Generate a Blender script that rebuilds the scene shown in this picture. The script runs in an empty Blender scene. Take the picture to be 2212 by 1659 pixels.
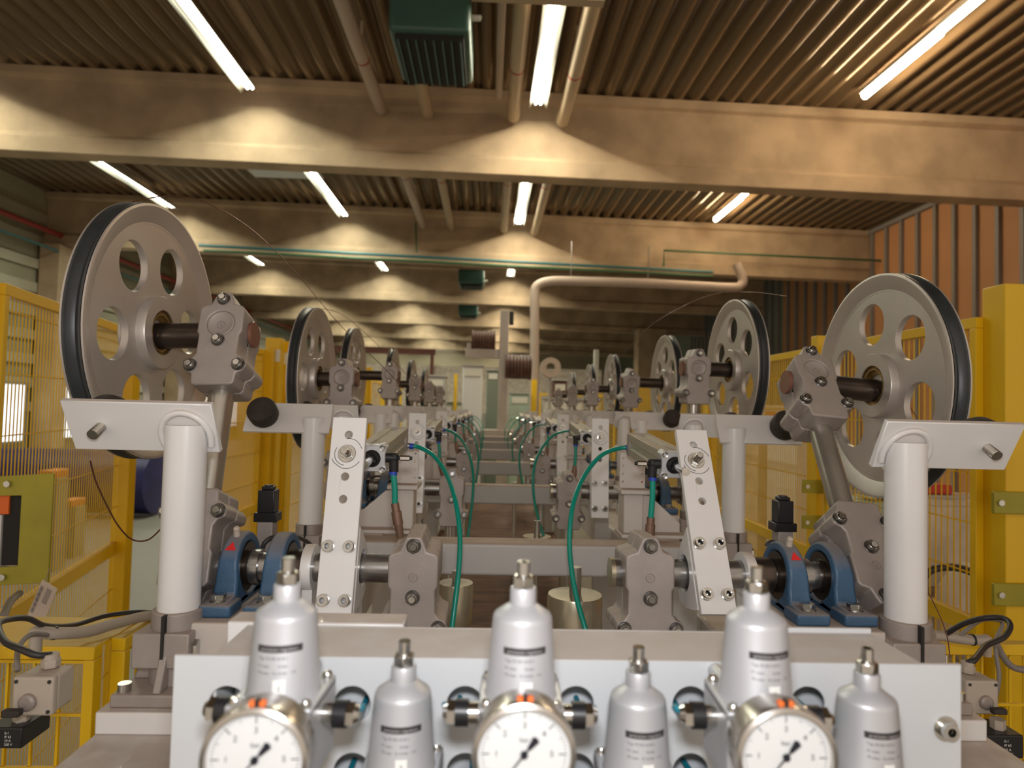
import bpy, bmesh, math, random
from mathutils import Vector, Matrix
from mathutils.geometry import delaunay_2d_cdt
random.seed(7)
S = bpy.context.scene
COL = S.collection
PI = math.pi

# ------------------------------------------------------------------ camera
FPX = 1400.0
CX, CY = 1106.0, 829.5
YAW, PITCH, ROLL = math.radians(-1.96), math.radians(2.15), math.radians(1.45)
EYE = Vector((0, 0, 1.55))
cam_d = bpy.data.cameras.new('camera'); cam = bpy.data.objects.new('camera', cam_d); COL.objects.link(cam)
cam_d.sensor_width = 36.0; cam_d.lens = FPX / 2212 * 36.0
cam_d.clip_start = 0.05; cam_d.clip_end = 300
RC = Matrix.Rotation(YAW, 3, 'Z') @ Matrix.Rotation(PI/2 + PITCH, 3, 'X') @ Matrix.Rotation(ROLL, 3, 'Z')
cam.matrix_world = Matrix.Translation(EYE) @ RC.to_4x4()
cam_d.dof.use_dof = True; cam_d.dof.focus_distance = 0.98; cam_d.dof.aperture_fstop = 5.6
S.camera = cam

def P(px, py, Y):
    """a point of the photograph at a known distance Y down the hall"""
    d = RC @ Vector(((px - CX) / FPX, -(py - CY) / FPX, -1))
    return EYE + d * (Y / d.y)

# ------------------------------------------------------------------ world, lights, exposure
S.view_settings.view_transform = 'Standard'; S.view_settings.look = 'None'
S.view_settings.gamma = 1.0; S.view_settings.use_curve_mapping = False
S.view_settings.exposure = 0.0
W = bpy.data.worlds.new('world'); S.world = W; W.use_nodes = True
W.node_tree.nodes['Background'].inputs[0].default_value = (1.0, 0.83, 0.66, 1)
W.node_tree.nodes['Background'].inputs[1].default_value = 0.68

def area(name, loc, rot, sx, sy, power, color, spread=PI):
    l = bpy.data.lights.new(name, 'AREA'); l.shape = 'RECTANGLE'; l.size = sx; l.size_y = sy
    l.energy = power; l.color = color; l.spread = spread
    o = bpy.data.objects.new(name, l); COL.objects.link(o); o.location = loc; o.rotation_euler = rot
    return o
# the camera's own flash, just above the lens
area('camera_flash', EYE + Vector((0.0, 0.0, 0.085)), (PI/2, 0, YAW), 0.07, 0.045, 3.5, (0.96, 0.97, 1.0))

# ------------------------------------------------------------------ materials
def _mat(name):
    m = bpy.data.materials.new(name); m.use_nodes = True
    return m, m.node_tree, m.node_tree.nodes['Principled BSDF']
def mat(name, col, rough=0.5, metal=0.0, var=0.0, vscale=8.0, bump=0.0, bscale=200.0, dust=0.0,
        dustcol=(0.36, 0.27, 0.20), coat=0.0, stretch=None, spec=None, vcol=None):
    m, nt, b = _mat(name)
    b.inputs['Roughness'].default_value = rough; b.inputs['Metallic'].default_value = metal
    if coat: b.inputs['Coat Weight'].default_value = coat
    if spec is not None: b.inputs['Specular IOR Level'].default_value = spec
    L = nt.links; N = nt.nodes
    tc = N.new('ShaderNodeTexCoord'); geo = N.new('ShaderNodeNewGeometry')
    src = tc.outputs['Object']
    if stretch:
        mp = N.new('ShaderNodeMapping'); mp.inputs['Scale'].default_value = stretch
        L.new(src, mp.inputs[0]); src = mp.outputs[0]
    rgb = N.new('ShaderNodeRGB'); rgb.outputs[0].default_value = (*col, 1)
    out = rgb.outputs[0]
    if var:
        n = N.new('ShaderNodeTexNoise'); n.inputs['Scale'].default_value = vscale
        n.inputs['Detail'].default_value = 5; L.new(src, n.inputs['Vector'])
        r = N.new('ShaderNodeMapRange'); r.inputs[1].default_value = 0.35; r.inputs[2].default_value = 0.68
        L.new(n.outputs['Fac'], r.inputs[0])
        mx = N.new('ShaderNodeMix'); mx.data_type = 'RGBA'
        vc = vcol or tuple(c * (1 - var) for c in col)
        mx.inputs[6].default_value = (*vc, 1); L.new(out, mx.inputs[7]); L.new(r.outputs[0], mx.inputs[0])
        out = mx.outputs[2]
    if dust:
        sp = N.new('ShaderNodeSeparateXYZ'); L.new(geo.outputs['Normal'], sp.inputs[0])
        r = N.new('ShaderNodeMapRange'); r.inputs[1].default_value = 0.35; r.inputs[2].default_value = 0.95
        r.inputs[4].default_value = dust; L.new(sp.outputs[2], r.inputs[0])
        n = N.new('ShaderNodeTexNoise'); n.inputs['Scale'].default_value = 30; L.new(tc.outputs['Object'], n.inputs['Vector'])
        mu = N.new('ShaderNodeMath'); mu.operation = 'MULTIPLY'
        r2 = N.new('ShaderNodeMapRange'); r2.inputs[1].default_value = 0.3; r2.inputs[2].default_value = 0.6
        r2.inputs[3].default_value = 0.75
        L.new(n.outputs['Fac'], r2.inputs[0]); L.new(r.outputs[0], mu.inputs[0]); L.new(r2.outputs[0], mu.inputs[1])
        mx = N.new('ShaderNodeMix'); mx.data_type = 'RGBA'
        L.new(mu.outputs[0], mx.inputs[0]); L.new(out, mx.inputs[6]); mx.inputs[7].default_value = (*dustcol, 1)
        out = mx.outputs[2]
        rg = N.new('ShaderNodeMapRange'); rg.inputs[3].default_value = rough; rg.inputs[4].default_value = 0.85
        L.new(mu.outputs[0], rg.inputs[0]); L.new(rg.outputs[0], b.inputs['Roughness'])
        if metal:
            iv = N.new('ShaderNodeMath'); iv.operation = 'MULTIPLY_ADD'; iv.inputs[1].default_value = -metal; iv.inputs[2].default_value = metal
            L.new(mu.outputs[0], iv.inputs[0]); L.new(iv.outputs[0], b.inputs['Metallic'])
    L.new(out, b.inputs['Base Color'])
    if bump:
        n = N.new('ShaderNodeTexNoise'); n.inputs['Scale'].default_value = bscale; n.inputs['Detail'].default_value = 3
        L.new(src, n.inputs['Vector'])
        bp = N.new('ShaderNodeBump'); bp.inputs['Strength'].default_value = bump; bp.inputs['Distance'].default_value = 0.001
        L.new(n.outputs['Fac'], bp.inputs['Height']); L.new(bp.outputs[0], b.inputs['Normal'])
    return m
def emit(name, col, s):
    m, nt, b = _mat(name)
    b.inputs['Base Color'].default_value = (*col, 1)
    b.inputs['Emission Color'].default_value = (*col, 1); b.inputs['Emission Strength'].default_value = s
    return m

M = dict(
    cast=mat('cast_aluminium', (0.40, 0.35, 0.325), 0.5, 0.35, 0.12, 25, 0.35, 900, 0.55, (0.40, 0.30, 0.235)),
    wheel=mat('turned_aluminium', (0.56, 0.51, 0.465), 0.38, 0.45, 0.14, 9, 0.05, 60),
    rimdark=mat('rubber_lining', (0.045, 0.05, 0.052), 0.38, 0, 0.4, 18),
    steel=mat('machined_steel', (0.42, 0.41, 0.40), 0.27, 0.9, 0.3, 30, stretch=(1, 6, 6)),
    darksteel=mat('browned_steel', (0.11, 0.085, 0.07), 0.3, 0.8, 0.35, 20),
    galv=mat('galvanised_tube', (0.52, 0.49, 0.44), 0.3, 0.85, 0.2, 14),
    nutsteel=mat('dull_nut_steel', (0.22, 0.21, 0.20), 0.32, 0.9, 0.2, 60),
    chrome=mat('zinc_nut', (0.68, 0.67, 0.64), 0.2, 1.0, 0.2, 60),
    brass=mat('brass_bearing', (0.42, 0.27, 0.10), 0.35, 0.7, 0.4, 60),
    white=mat('white_lacquer', (0.80, 0.79, 0.785), 0.33, 0, 0.06, 6, 0.04, 300, 0.8, (0.46, 0.36, 0.29), coat=0.15),
    panelwhite=mat('panel_white_lacquer', (0.66, 0.68, 0.70), 0.35, 0, 0.04, 5, 0, 0, 0.7, (0.46, 0.36, 0.29)),
    cream=mat('cream_lacquer', (0.62, 0.565, 0.52), 0.42, 0, 0.1, 8, 0.05, 300, 0.8, (0.42, 0.32, 0.25)),
    grey=mat('light_grey_lacquer', (0.50, 0.48, 0.46), 0.45, 0, 0.1, 6, 0.05, 200, 0.85, (0.40, 0.27, 0.19)),
    blue=mat('blue_casting', (0.045, 0.115, 0.215), 0.42, 0, 0.25, 30, 0.4, 500, 0.95, (0.26, 0.22, 0.20)),
    red=mat('red_sticker', (0.75, 0.03, 0.03), 0.4),
    yellow=mat('yellow_powder_coat', (0.90, 0.56, 0.008), 0.33, 0, 0.08, 3, 0, 0, 0.5, (0.45, 0.32, 0.14)),
    olive=mat('olive_yellow_steel', (0.42, 0.37, 0.03), 0.35, 0.1, 0.15, 10),
    rubber=mat('brown_black_rubber', (0.045, 0.036, 0.030), 0.75, 0, 0.3, 40),
    black=mat('black_plastic', (0.014, 0.014, 0.016), 0.35),
    blackmatt=mat('dark_interior', (0.02, 0.018, 0.016), 0.8),
    browncap=mat('brown_plastic', (0.20, 0.085, 0.055), 0.35),
    green=mat('green_air_hose', (0.0, 0.27, 0.20), 0.3),
    teal=mat('teal_air_tube', (0.0, 0.20, 0.28), 0.3),
    bluering=mat('blue_collar_ring', (0.02, 0.06, 0.45), 0.4),
    bezel=mat('satin_steel_bezel', (0.60, 0.56, 0.51), 0.27, 0.9, 0.15, 30),
    alu=mat('satin_aluminium', (0.56, 0.56, 0.58), 0.42, 0.4, 0.06, 20),
    anod=mat('anodised_profile', (0.46, 0.42, 0.34), 0.4, 0.4, 0.1, 20, 0, 0, 0.5),
    copper=mat('brown_brass', (0.25, 0.15, 0.11), 0.4, 0.5),
    dial=mat('dial_white', (0.70, 0.70, 0.69), 0.4),
    ink=mat('black_print', (0.012, 0.012, 0.02), 0.5),
    greyink=mat('grey_print', (0.13, 0.13, 0.15), 0.5),
    orange=mat('orange_marker', (0.85, 0.16, 0.02), 0.5),
    sticker=mat('white_sticker', (0.86, 0.86, 0.82), 0.5),
    tag=mat('paper_tag', (0.66, 0.55, 0.47), 0.8, 0, 0.06, 12),
    pan=mat('dusty_brown_pan', (0.23, 0.12, 0.075), 0.8, 0, 0.5, 6, stretch=(1, 4, 1)),
    beige=mat('beige_plastic', (0.52, 0.45, 0.38), 0.45, 0, 0.05, 20, 0, 0, 0.5),
    cable=mat('black_cable', (0.035, 0.03, 0.03), 0.45),
    greycable=mat('grey_cable', (0.26, 0.23, 0.21), 0.5),
    wire=mat('copper_coated_wire', (0.20, 0.09, 0.06), 0.35, 0.7),
    weight=mat('brass_zinc_weight', (0.55, 0.49, 0.36), 0.3, 0.8, 0.2, 6, stretch=(8, 8, 1)),
    concrete=mat('concrete', (0.58, 0.425, 0.275), 0.85, 0, 0.30, 1.6, 0.3, 30),
    roof=mat('corrugated_roof_sheet', (0.20, 0.13, 0.07), 0.22, 0.3, 0.15, 0.5),
    floor=mat('hall_floor', (0.22, 0.21, 0.18), 0.45, 0, 0.2, 0.4),
    wallo=mat('orange_wall_sheet', (0.56, 0.27, 0.115), 0.6, 0, 0.12, 0.6),
    wallrib=mat('grey_wall_rib', (0.27, 0.25, 0.24), 0.5, 0.2),
    wallg=mat('ribbed_grey_green_sheet', (0.22, 0.25, 0.20), 0.5, 0, 0.15, 0.5),
    wallstripe=mat('pale_wall_stripe', (0.44, 0.41, 0.31), 0.6),
    walll=mat('left_wall_sheet', (0.36, 0.34, 0.24), 0.6, 0, 0.15, 0.5),
    wallf=mat('far_wall_sheet', (0.52, 0.44, 0.30), 0.7, 0, 0.15, 0.3),
    pipe=mat('tan_duct_pipe', (0.52, 0.40, 0.27), 0.5, 0, 0.12, 1.0),
    lagged=mat('pinkish_lagged_pipe', (0.55, 0.44, 0.36), 0.6, 0, 0.1, 1.0),
    heater=mat('dark_green_enamel', (0.05, 0.12, 0.095), 0.4, 0, 0.15, 2),
    redpipe=mat('red_pipe', (0.35, 0.04, 0.03), 0.5),
    greenpipe=mat('green_pipe', (0.05, 0.12, 0.05), 0.5),
    bluegreen=mat('blue_green_pipe', (0.05, 0.16, 0.17), 0.5),
    tarp=mat('dark_blue_roll', (0.02, 0.02, 0.12), 0.45, 0, 0.4, 6),
    spool=mat('dark_brown_spool', (0.16, 0.08, 0.06), 0.5, 0, 0.4, 12),
    housing=mat('lamp_housing_white', (0.7, 0.68, 0.6), 0.5),
    tube=emit('fluorescent_tube', (1.0, 0.98, 0.88), 14.0),
    warmtube=emit('warm_fluorescent_tube', (1.0, 0.80, 0.52), 70.0),
    daylight=emit('daylit_window', (0.85, 0.93, 1.0), 1.3),
    sheetwhite=mat('white_sheet', (0.75, 0.75, 0.75), 0.6),
    sack=mat('cream_sack', (0.80, 0.70, 0.58), 0.8, 0, 0.3, 6),
    redbox=mat('red_crate', (0.6, 0.04, 0.02), 0.5),
    orangebox=mat('orange_crate', (0.65, 0.20, 0.05), 0.6),
    mint=mat('pale_green_drum', (0.42, 0.52, 0.42), 0.5),
    dkred=mat('brown_red_rail', (0.16, 0.05, 0.03), 0.6),
)

# ------------------------------------------------------------------ mesh builder
class MB:
    def __init__(s): s.bm = bmesh.new()
    def _xf(s, vs, m):
        if m is not None: bmesh.ops.transform(s.bm, matrix=m, verts=vs)
    def box(s, c, size, m=None):
        r = bmesh.ops.create_cube(s.bm, size=1.0)['verts']
        for v in r: v.co = Vector((v.co.x*size[0] + c[0], v.co.y*size[1] + c[1], v.co.z*size[2] + c[2]))
        s._xf(r, m); return s
    def box2(s, a, b, m=None):
        a = Vector(a); b = Vector(b)
        return s.box((a+b)/2, [abs(x) for x in (b-a)], m)
    def cyl(s, p0, p1, r, seg=24, r2=None, m=None, caps=True):
        p0 = Vector(p0); p1 = Vector(p1); d = p1 - p0
        q = d.to_track_quat('Z', 'Y').to_matrix().to_4x4()
        res = bmesh.ops.create_cone(s.bm, cap_ends=caps, segments=seg, radius1=r, radius2=r if r2 is None else r2, depth=d.length)['verts']
        bmesh.ops.transform(s.bm, matrix=Matrix.Translation((p0+p1)/2) @ q, verts=res)
        s._xf(res, m); return s
    def lathe(s, prof, origin=(0,0,0), axis=(0,0,1), seg=48, m=None, closed=False):
        """prof: list of (r, h) along axis"""
        q = Vector(axis).to_track_quat('Z', 'Y').to_matrix().to_4x4()
        T = Matrix.Translation(origin) @ q
        rings = []; new = []
        for r, h in prof:
            if r < 1e-6:
                v = s.bm.verts.new((0, 0, h)); rings.append([v]); new.append(v)
            else:
                ring = [s.bm.verts.new((r*math.cos(2*PI*i/seg), r*math.sin(2*PI*i/seg), h)) for i in range(seg)]
                rings.append(ring); new += ring
        pairs = list(zip(rings, rings[1:]))
        if closed: pairs.append((rings[-1], rings[0]))
        for a, b in pairs:
            if len(a) == 1 and len(b) == 1: continue
            for i in range(seg):
                j = (i+1) % seg
                if len(a) == 1: s.bm.faces.new((a[0], b[j], b[i]))
                elif len(b) == 1: s.bm.faces.new((a[i], a[j], b[0]))
                else: s.bm.faces.new((a[i], a[j], b[j], b[i]))
        bmesh.ops.transform(s.bm, matrix=T, verts=new); s._xf(new, m); return s
    def prism(s, outline, z0, z1, m=None, holes=()):
        """outline in xy, extruded z0..z1, with round or polygonal holes"""
        loops = [outline] + list(holes)
        bot = [[s.bm.verts.new((x, y, z0)) for x, y in lp] for lp in loops]
        top = [[s.bm.verts.new((x, y, z1)) for x, y in lp] for lp in loops]
        new = [v for l in bot+top for v in l]
        for b, t in zip(bot, top):
            n = len(b)
            for i in range(n):
                j = (i+1) % n
                s.bm.faces.new((b[i], b[j], t[j], t[i]))
        if len(loops) == 1:
            s.bm.faces.new(bot[0]); s.bm.faces.new(top[0])
        else:
            co = [Vector(p) for l in loops for p in l]; ed = []; off = 0
            for l in loops:
                ed += [(off+i, off+(i+1) % len(l)) for i in range(len(l))]; off += len(l)
            ov, oe, of, iv, ie, iff = delaunay_2d_cdt(co, ed, [], 0, 1e-7)
            def inside(p, poly):
                c = False; n = len(poly)
                for i in range(n):
                    (xa, ya), (xb, yb) = poly[i], poly[(i+1) % n]
                    if (ya > p[1]) != (yb > p[1]) and p[0] < (xb-xa)*(p[1]-ya)/(yb-ya)+xa: c = not c
                return c
            fb = [v for l in bot for v in l]; ft = [v for l in top for v in l]
            for f in of:
                c = sum((ov[i] for i in f), Vector((0, 0)))/len(f)
                if not inside(c, outline) or any(inside(c, h) for h in holes): continue
                ids = [iv[i][0] for i in f]
                s.bm.faces.new([fb[i] for i in ids]); s.bm.faces.new([ft[i] for i in ids])
        s._xf(new, m); return s
    def tube(s, pts, r, seg=10, smooth=8, m=None):
        pts = [Vector(p) for p in pts]
        if smooth and len(pts) > 2:
            out = []
            for i in range(len(pts)-1):
                p0 = pts[max(i-1, 0)]; p1 = pts[i]; p2 = pts[i+1]; p3 = pts[min(i+2, len(pts)-1)]
                for k in range(smooth):
                    t = k / smooth
                    out.append(0.5*((2*p1) + (p2-p0)*t + (2*p0-5*p1+4*p2-p3)*t*t + (3*p1-p0-3*p2+p3)*t**3))
            out.append(pts[-1]); pts = out
        rings = []; up = None; new = []
        for i, p in enumerate(pts):
            d = (pts[min(i+1, len(pts)-1)] - pts[max(i-1, 0)]).normalized()
            if up is None:
                up = Vector((0, 0, 1)) if abs(d.z) < 0.9 else Vector((1, 0, 0))
            side = d.cross(up).normalized(); up = side.cross(d).normalized()
            ring = [s.bm.verts.new(p + r*(math.cos(2*PI*k/seg)*side + math.sin(2*PI*k/seg)*up)) for k in range(seg)]
            rings.append(ring); new += ring
        for a, b in zip(rings, rings[1:]):
            for i in range(seg): s.bm.faces.new((a[i], a[(i+1) % seg], b[(i+1) % seg], b[i]))
        s.bm.faces.new(rings[0][::-1]); s.bm.faces.new(rings[-1])
        s._xf(new, m); return s
    def sphere(s, c, r, sc=(1,1,1), m=None, sub=3):
        v = bmesh.ops.create_icosphere(s.bm, subdivisions=sub, radius=r)['verts']
        for q in v: q.co = Vector((q.co.x*sc[0]+c[0], q.co.y*sc[1]+c[1], q.co.z*sc[2]+c[2]))
        s._xf(v, m); return s
    def raw(s, verts, faces, m=None):
        vs = [s.bm.verts.new(v) for v in verts]
        for f in faces:
            try: s.bm.faces.new([vs[i] for i in f])
            except ValueError: pass
        s._xf(vs, m); return s
    def build(s, name, material, parent=None, bevel=0.0, seg=2, angle=38, origin=None):
        bm = s.bm
        if origin is None:
            root = parent
            while root is not None and root.parent is not None: root = root.parent
            org = Vector(root['_org']) if root is not None else Vector((0, 0, 0))
        else: org = Vector(origin)
        bmesh.ops.translate(bm, vec=-org, verts=bm.verts)
        bmesh.ops.recalc_face_normals(bm, faces=bm.faces)
        a = math.radians(angle)
        for f in bm.faces: f.smooth = True
        for e in bm.edges:
            if len(e.link_faces) == 2 and e.calc_face_angle(0) > a: e.smooth = False
        me = bpy.data.meshes.new(name); bm.to_mesh(me); bm.free()
        me.materials.append(material)
        o = bpy.data.objects.new(name, me); COL.objects.link(o)
        if parent is not None: o.parent = parent
        elif origin is not None: o.location = org; o['_org'] = list(org)
        else: o['_org'] = [0, 0, 0]
        if bevel:
            md = o.modifiers.new('bevel', 'BEVEL'); md.width = bevel; md.segments = seg
            md.limit_method = 'ANGLE'; md.angle_limit = math.radians(40); md.harden_normals = False
        return o

def tag(o, label, cat, group=None, kind=None):
    if label: o['label'] = label
    if cat: o['category'] = cat
    if group: o['group'] = group
    if kind: o['kind'] = kind
    return o
def thing(name, label, cat, loc=(0,0,0), group=None, org=None):
    o = bpy.data.objects.new(name, None); COL.objects.link(o); o.empty_display_size = 0.05
    o.location = loc; o['_org'] = list(org if org is not None else loc)
    return tag(o, label, cat, group)
def struct(o): o['kind'] = 'structure'; return o
CH = {}
def copy_tree(o, parent=None):
    c = o.copy(); COL.objects.link(c)
    if parent is not None: c.parent = parent
    for ch in o.children: copy_tree(ch, c)
    return c
def circle(cx, cy, r, n=24): return [(cx + r*math.cos(2*PI*i/n), cy + r*math.sin(2*PI*i/n)) for i in range(n)]
def rot(axis, deg): return Matrix.Rotation(math.radians(deg), 4, axis)
T = Matrix.Translation
# prism frame: outline (x, z) facing the camera, extruded along +Y
XZ = Matrix(((1,0,0,0),(0,0,1,0),(0,1,0,0),(0,0,0,1)))
# outline (y, z), extruded along +X
YZ = Matrix(((0,0,1,0),(1,0,0,0),(0,1,0,0),(0,0,0,1)))

def text_geo(txt, size, align='CENTER'):
    cu = bpy.data.curves.new('txt', 'FONT'); cu.body = txt; cu.size = size; cu.align_x = align; cu.align_y = 'CENTER'
    cu.resolution_u = 3
    ob = bpy.data.objects.new('txt', cu); COL.objects.link(ob)
    bpy.context.view_layer.update()
    me = bpy.data.meshes.new_from_object(ob.evaluated_get(bpy.context.evaluated_depsgraph_get()))
    vs = [v.co.copy() for v in me.vertices]; fs = [tuple(p.vertices) for p in me.polygons]
    bpy.data.objects.remove(ob); bpy.data.curves.remove(cu); bpy.data.meshes.remove(me)
    return vs, fs

XC = 0.065                     # centre line of the wire line
ZE = EYE.z
def Z(z): return ZE + z        # heights given from eye level
def X(s, rel): return XC + s*rel
SIDE = {-1: 'left', 1: 'right'}
ORD = ['nearest', 'second', 'third', 'fourth', 'fifth', 'sixth']
def where(s, k):
    if k == 0: return 'nearest in the %s row' % SIDE[s]
    return '%s in the %s row' % (ORD[k], SIDE[s])

# ================================================================== THE HALL
SLOPE = -0.0122
def rz(x): return SLOPE * (x - 0.0)
XL, XR = -10.6, 9.3
Y0, YF = -2.0, 46.5
ZR = 4.72
# floor
struct(MB().box2((XL, Y0, -0.1), (XR, YF, 0)).build('floor', M['floor']))
# corrugated ceiling
mb = MB(); pitch = 0.26; prof = []
x = XL
while x < XR:
    for dx, dz in ((0, 0), (0.10, 0), (0.13, 0.13), (0.23, 0.13)): prof.append((x+dx, dz))
    x += pitch
vs = []; fs = []
for (px, dz) in prof:
    vs += [(px, Y0, Z(ZR) + dz + rz(px)), (px, YF, Z(ZR) + dz + rz(px))]
for i in range(len(prof)-1): fs.append((2*i, 2*i+1, 2*i+3, 2*i+2))
mb.raw(vs, fs)
ce = struct(mb.build('ceiling', M['roof'], angle=20))
ce.modifiers.new('thick', 'SOLIDIFY').thickness = 0.004
# roof beams
BY = [9.45 + 6.05*k for k in range(6)]
prof = [(-0.16, 0), (-0.16, 0.24), (-0.10, 0.30), (-0.10, 1.10), (-0.17, 1.14), (-0.17, 1.27),
        (0.17, 1.27), (0.17, 1.14), (0.10, 1.10), (0.10, 0.30), (0.16, 0.24), (0.16, 0)]
names = ['nearest', 'second', 'third', 'fourth', 'fifth', 'sixth']
for k, y in enumerate(BY):
    shear = Matrix(((1,0,0,0),(0,1,0,0),(SLOPE,0,1,0),(0,0,0,1)))
    m = shear @ T((XL, y+0.17, Z(ZR-1.27))) @ YZ
    mb = MB().prism(prof, 0, XR-XL, m)
    o = mb.build('concrete_beam', M['concrete'], origin=(0, y+0.17, Z(ZR-1.27)), bevel=0.012)
    tag(o, '%s wide concrete roof beam crossing under the corrugated ceiling' % names[k], 'beam', 'concrete roof beams')
# right wall: orange sheets with grey ribs, then grey green ribbed sheet
struct(MB().box2((XR, Y0, 0), (XR+0.12, 20.3, Z(ZR+0.3))).build('wall_right', M['wallo']))
mb = MB(); y = 9.2
while y < 20.3:
    mb.box2((XR-0.07, y, 0), (XR-0.002, y+0.09, Z(ZR+rz(XR)-0.01))); y += 0.56
mb.box2((XR-0.1, 9.0, Z(ZR+rz(XR)-0.12)), (XR-0.003, 20.3, Z(ZR+rz(XR)-0.02)))
struct(mb.build('trim_1', M['wallrib']))
struct(MB().box2((XR, 20.3, 0), (XR+0.12, YF, Z(ZR+0.3))).build('wall_right_rear', M['wallg']))
mb = MB(); y = 20.5
while y < 30:
    mb.box2((XR-0.09, y, 0), (XR-0.002, y+0.12, Z(ZR-0.2))); y += 0.5
struct(mb.build('trim_2', M['wallrib']))
# left wall with sheets running along
struct(MB().box2((XL-0.12, Y0, 0), (XL, YF, Z(ZR+0.3))).build('wall_left', M['walll']))
mb = MB()
for i in range(9): mb.box2((XL+0.002, 8, 1.2+i*0.55), (XL+0.07, YF-0.3, 1.42+i*0.55))
struct(mb.build('trim_3', M['wallstripe']))
for k, y in enumerate(BY[1:4]):
    o = MB().box2((XL+0.08, y-0.22, 0), (XL+0.55, y+0.28, Z(ZR-1.28+0.12))).build('concrete_column', M['concrete'], origin=(XL+0.3, y, 0), bevel=0.02)
    tag(o, ['square concrete column carrying the second beam at the left wall', 'square concrete column carrying the third beam at the left wall', 'square concrete column carrying the fourth beam at the left wall'][k], 'column', 'concrete columns at the left wall')
struct(MB().box2((XL, YF, 0), (XR, YF+0.1, Z(ZR+0.3))).build('wall_rear', M['wallf']))
mb = MB().box2((XL+.01, YF-0.12, Z(3.9)), (XR-.01, YF-0.02, Z(4.5)))
struct(mb.build('trim_4', M['lagged']))
# daylit windows low in the left wall
for i, (y0, y1) in enumerate(((13.9, 15.0), (16.2, 19.4), (24.0, 27.5), (30, 34))):
    w = struct(MB().box2((XL+0.075, y0, Z(-1.0)), (XL+0.11, y1, Z(0.25))).build('window_%d' % (i+1), M['daylight']))
    fr = MB()
    for a, b in (((y0-.06, Z(-1.06)), (y0, Z(.31))), ((y1, Z(-1.06)), (y1+.06, Z(.31))), ((y0, Z(-1.06)), (y1, Z(-1.0))), ((y0, Z(.25)), (y1, Z(.31)))):
        fr.box2((XL+0.075, a[0], a[1]), (XL+0.14, b[0], b[1]))
    fr.build('window_frame', M['wallrib'], w)

# lamps -----------------------------------------------------------
def make_lamp(label, bare=False):
    t = thing('fluorescent_lamp', label, 'lamp', (0, 0, 0), 'fluorescent ceiling lamps')
    if bare:
        MB().box2((-.04, 0, 0.0), (.04, 3.1, 0.06)).build('housing', M['housing'], t)
        MB().cyl((0, .02, -.03), (0, 1.52, -.03), .05, 12).cyl((.03, 1.56, -.03), (.03, 3.08, -.03), .05, 12).build('tube', M['warmtube'], t)
    else:
        h = MB()
        h.raw([(-.125, 0, 0), (-.07, 0, .09), (.07, 0, .09), (.125, 0, 0), (-.125, 3.1, 0), (-.07, 3.1, .09), (.07, 3.1, .09), (.125, 3.1, 0)],
              [(0, 1, 5, 4), (1, 2, 6, 5), (2, 3, 7, 6)])
        ho = h.build('housing', M['housing'], t); ho.modifiers.new('thick', 'SOLIDIFY').thickness = 0.004
        MB().cyl((-.036, .01, .068), (-.036, 1.53, .068), .02, 10).cyl((.032, .01, .068), (.032, 1.53, .068), .02, 10).cyl((-.032, 1.56, .068), (-.032, 3.09, .068), .02, 10).cyl((.036, 1.56, .068), (.036, 3.09, .068), .02, 10).build('tube', M['tube'], t)
    for yy in (.35, 2.75):
        MB().cyl((0, yy, .07), (0, yy, .42), .006, 8).build('hanger', M['steel'], t)
    return t
LX = [-7.4, -3.47, 0.58, 5.12]
LC = [(0.97, 1.0, 0.78), (0.97, 1.0, 0.80), (1.0, 0.93, 0.70), (1.0, 0.72, 0.42)]
rown = ['far left row', 'left row', 'middle row', 'right row']
bayn = ['above the front of the line', 'beyond the nearest beam', 'beyond the second beam', 'beyond the third beam', 'beyond the fourth beam', 'beyond the fifth beam', 'beyond the sixth beam']
base = make_lamp('x'); bare = make_lamp('x', True)
fb = fbb = True
LAMPS = {}
for r, lx in enumerate(LX):
    for k in range(7 if r < 3 else 2):
        y = 5.96 + 6.0*k
        if r == 3: y -= 0.28
        z = Z(4.28 if r < 3 else 4.60) + rz(lx)
        src = bare if r == 3 else base
        if src is base and fb: o = base; fb = False
        elif src is bare and fbb: o = bare; fbb = False
        else: o = copy_tree(src)
        o.location = (lx, y, z)
        o['label'] = 'white glowing strip lamp in the %s, %s' % (rown[r], bayn[k])
        if r < 3:
            area('lamp_light', (lx, y+1.55, z+0.044), (0, 0, 0), 0.07, 3.06, 100 if r else 80, LC[r])

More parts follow.
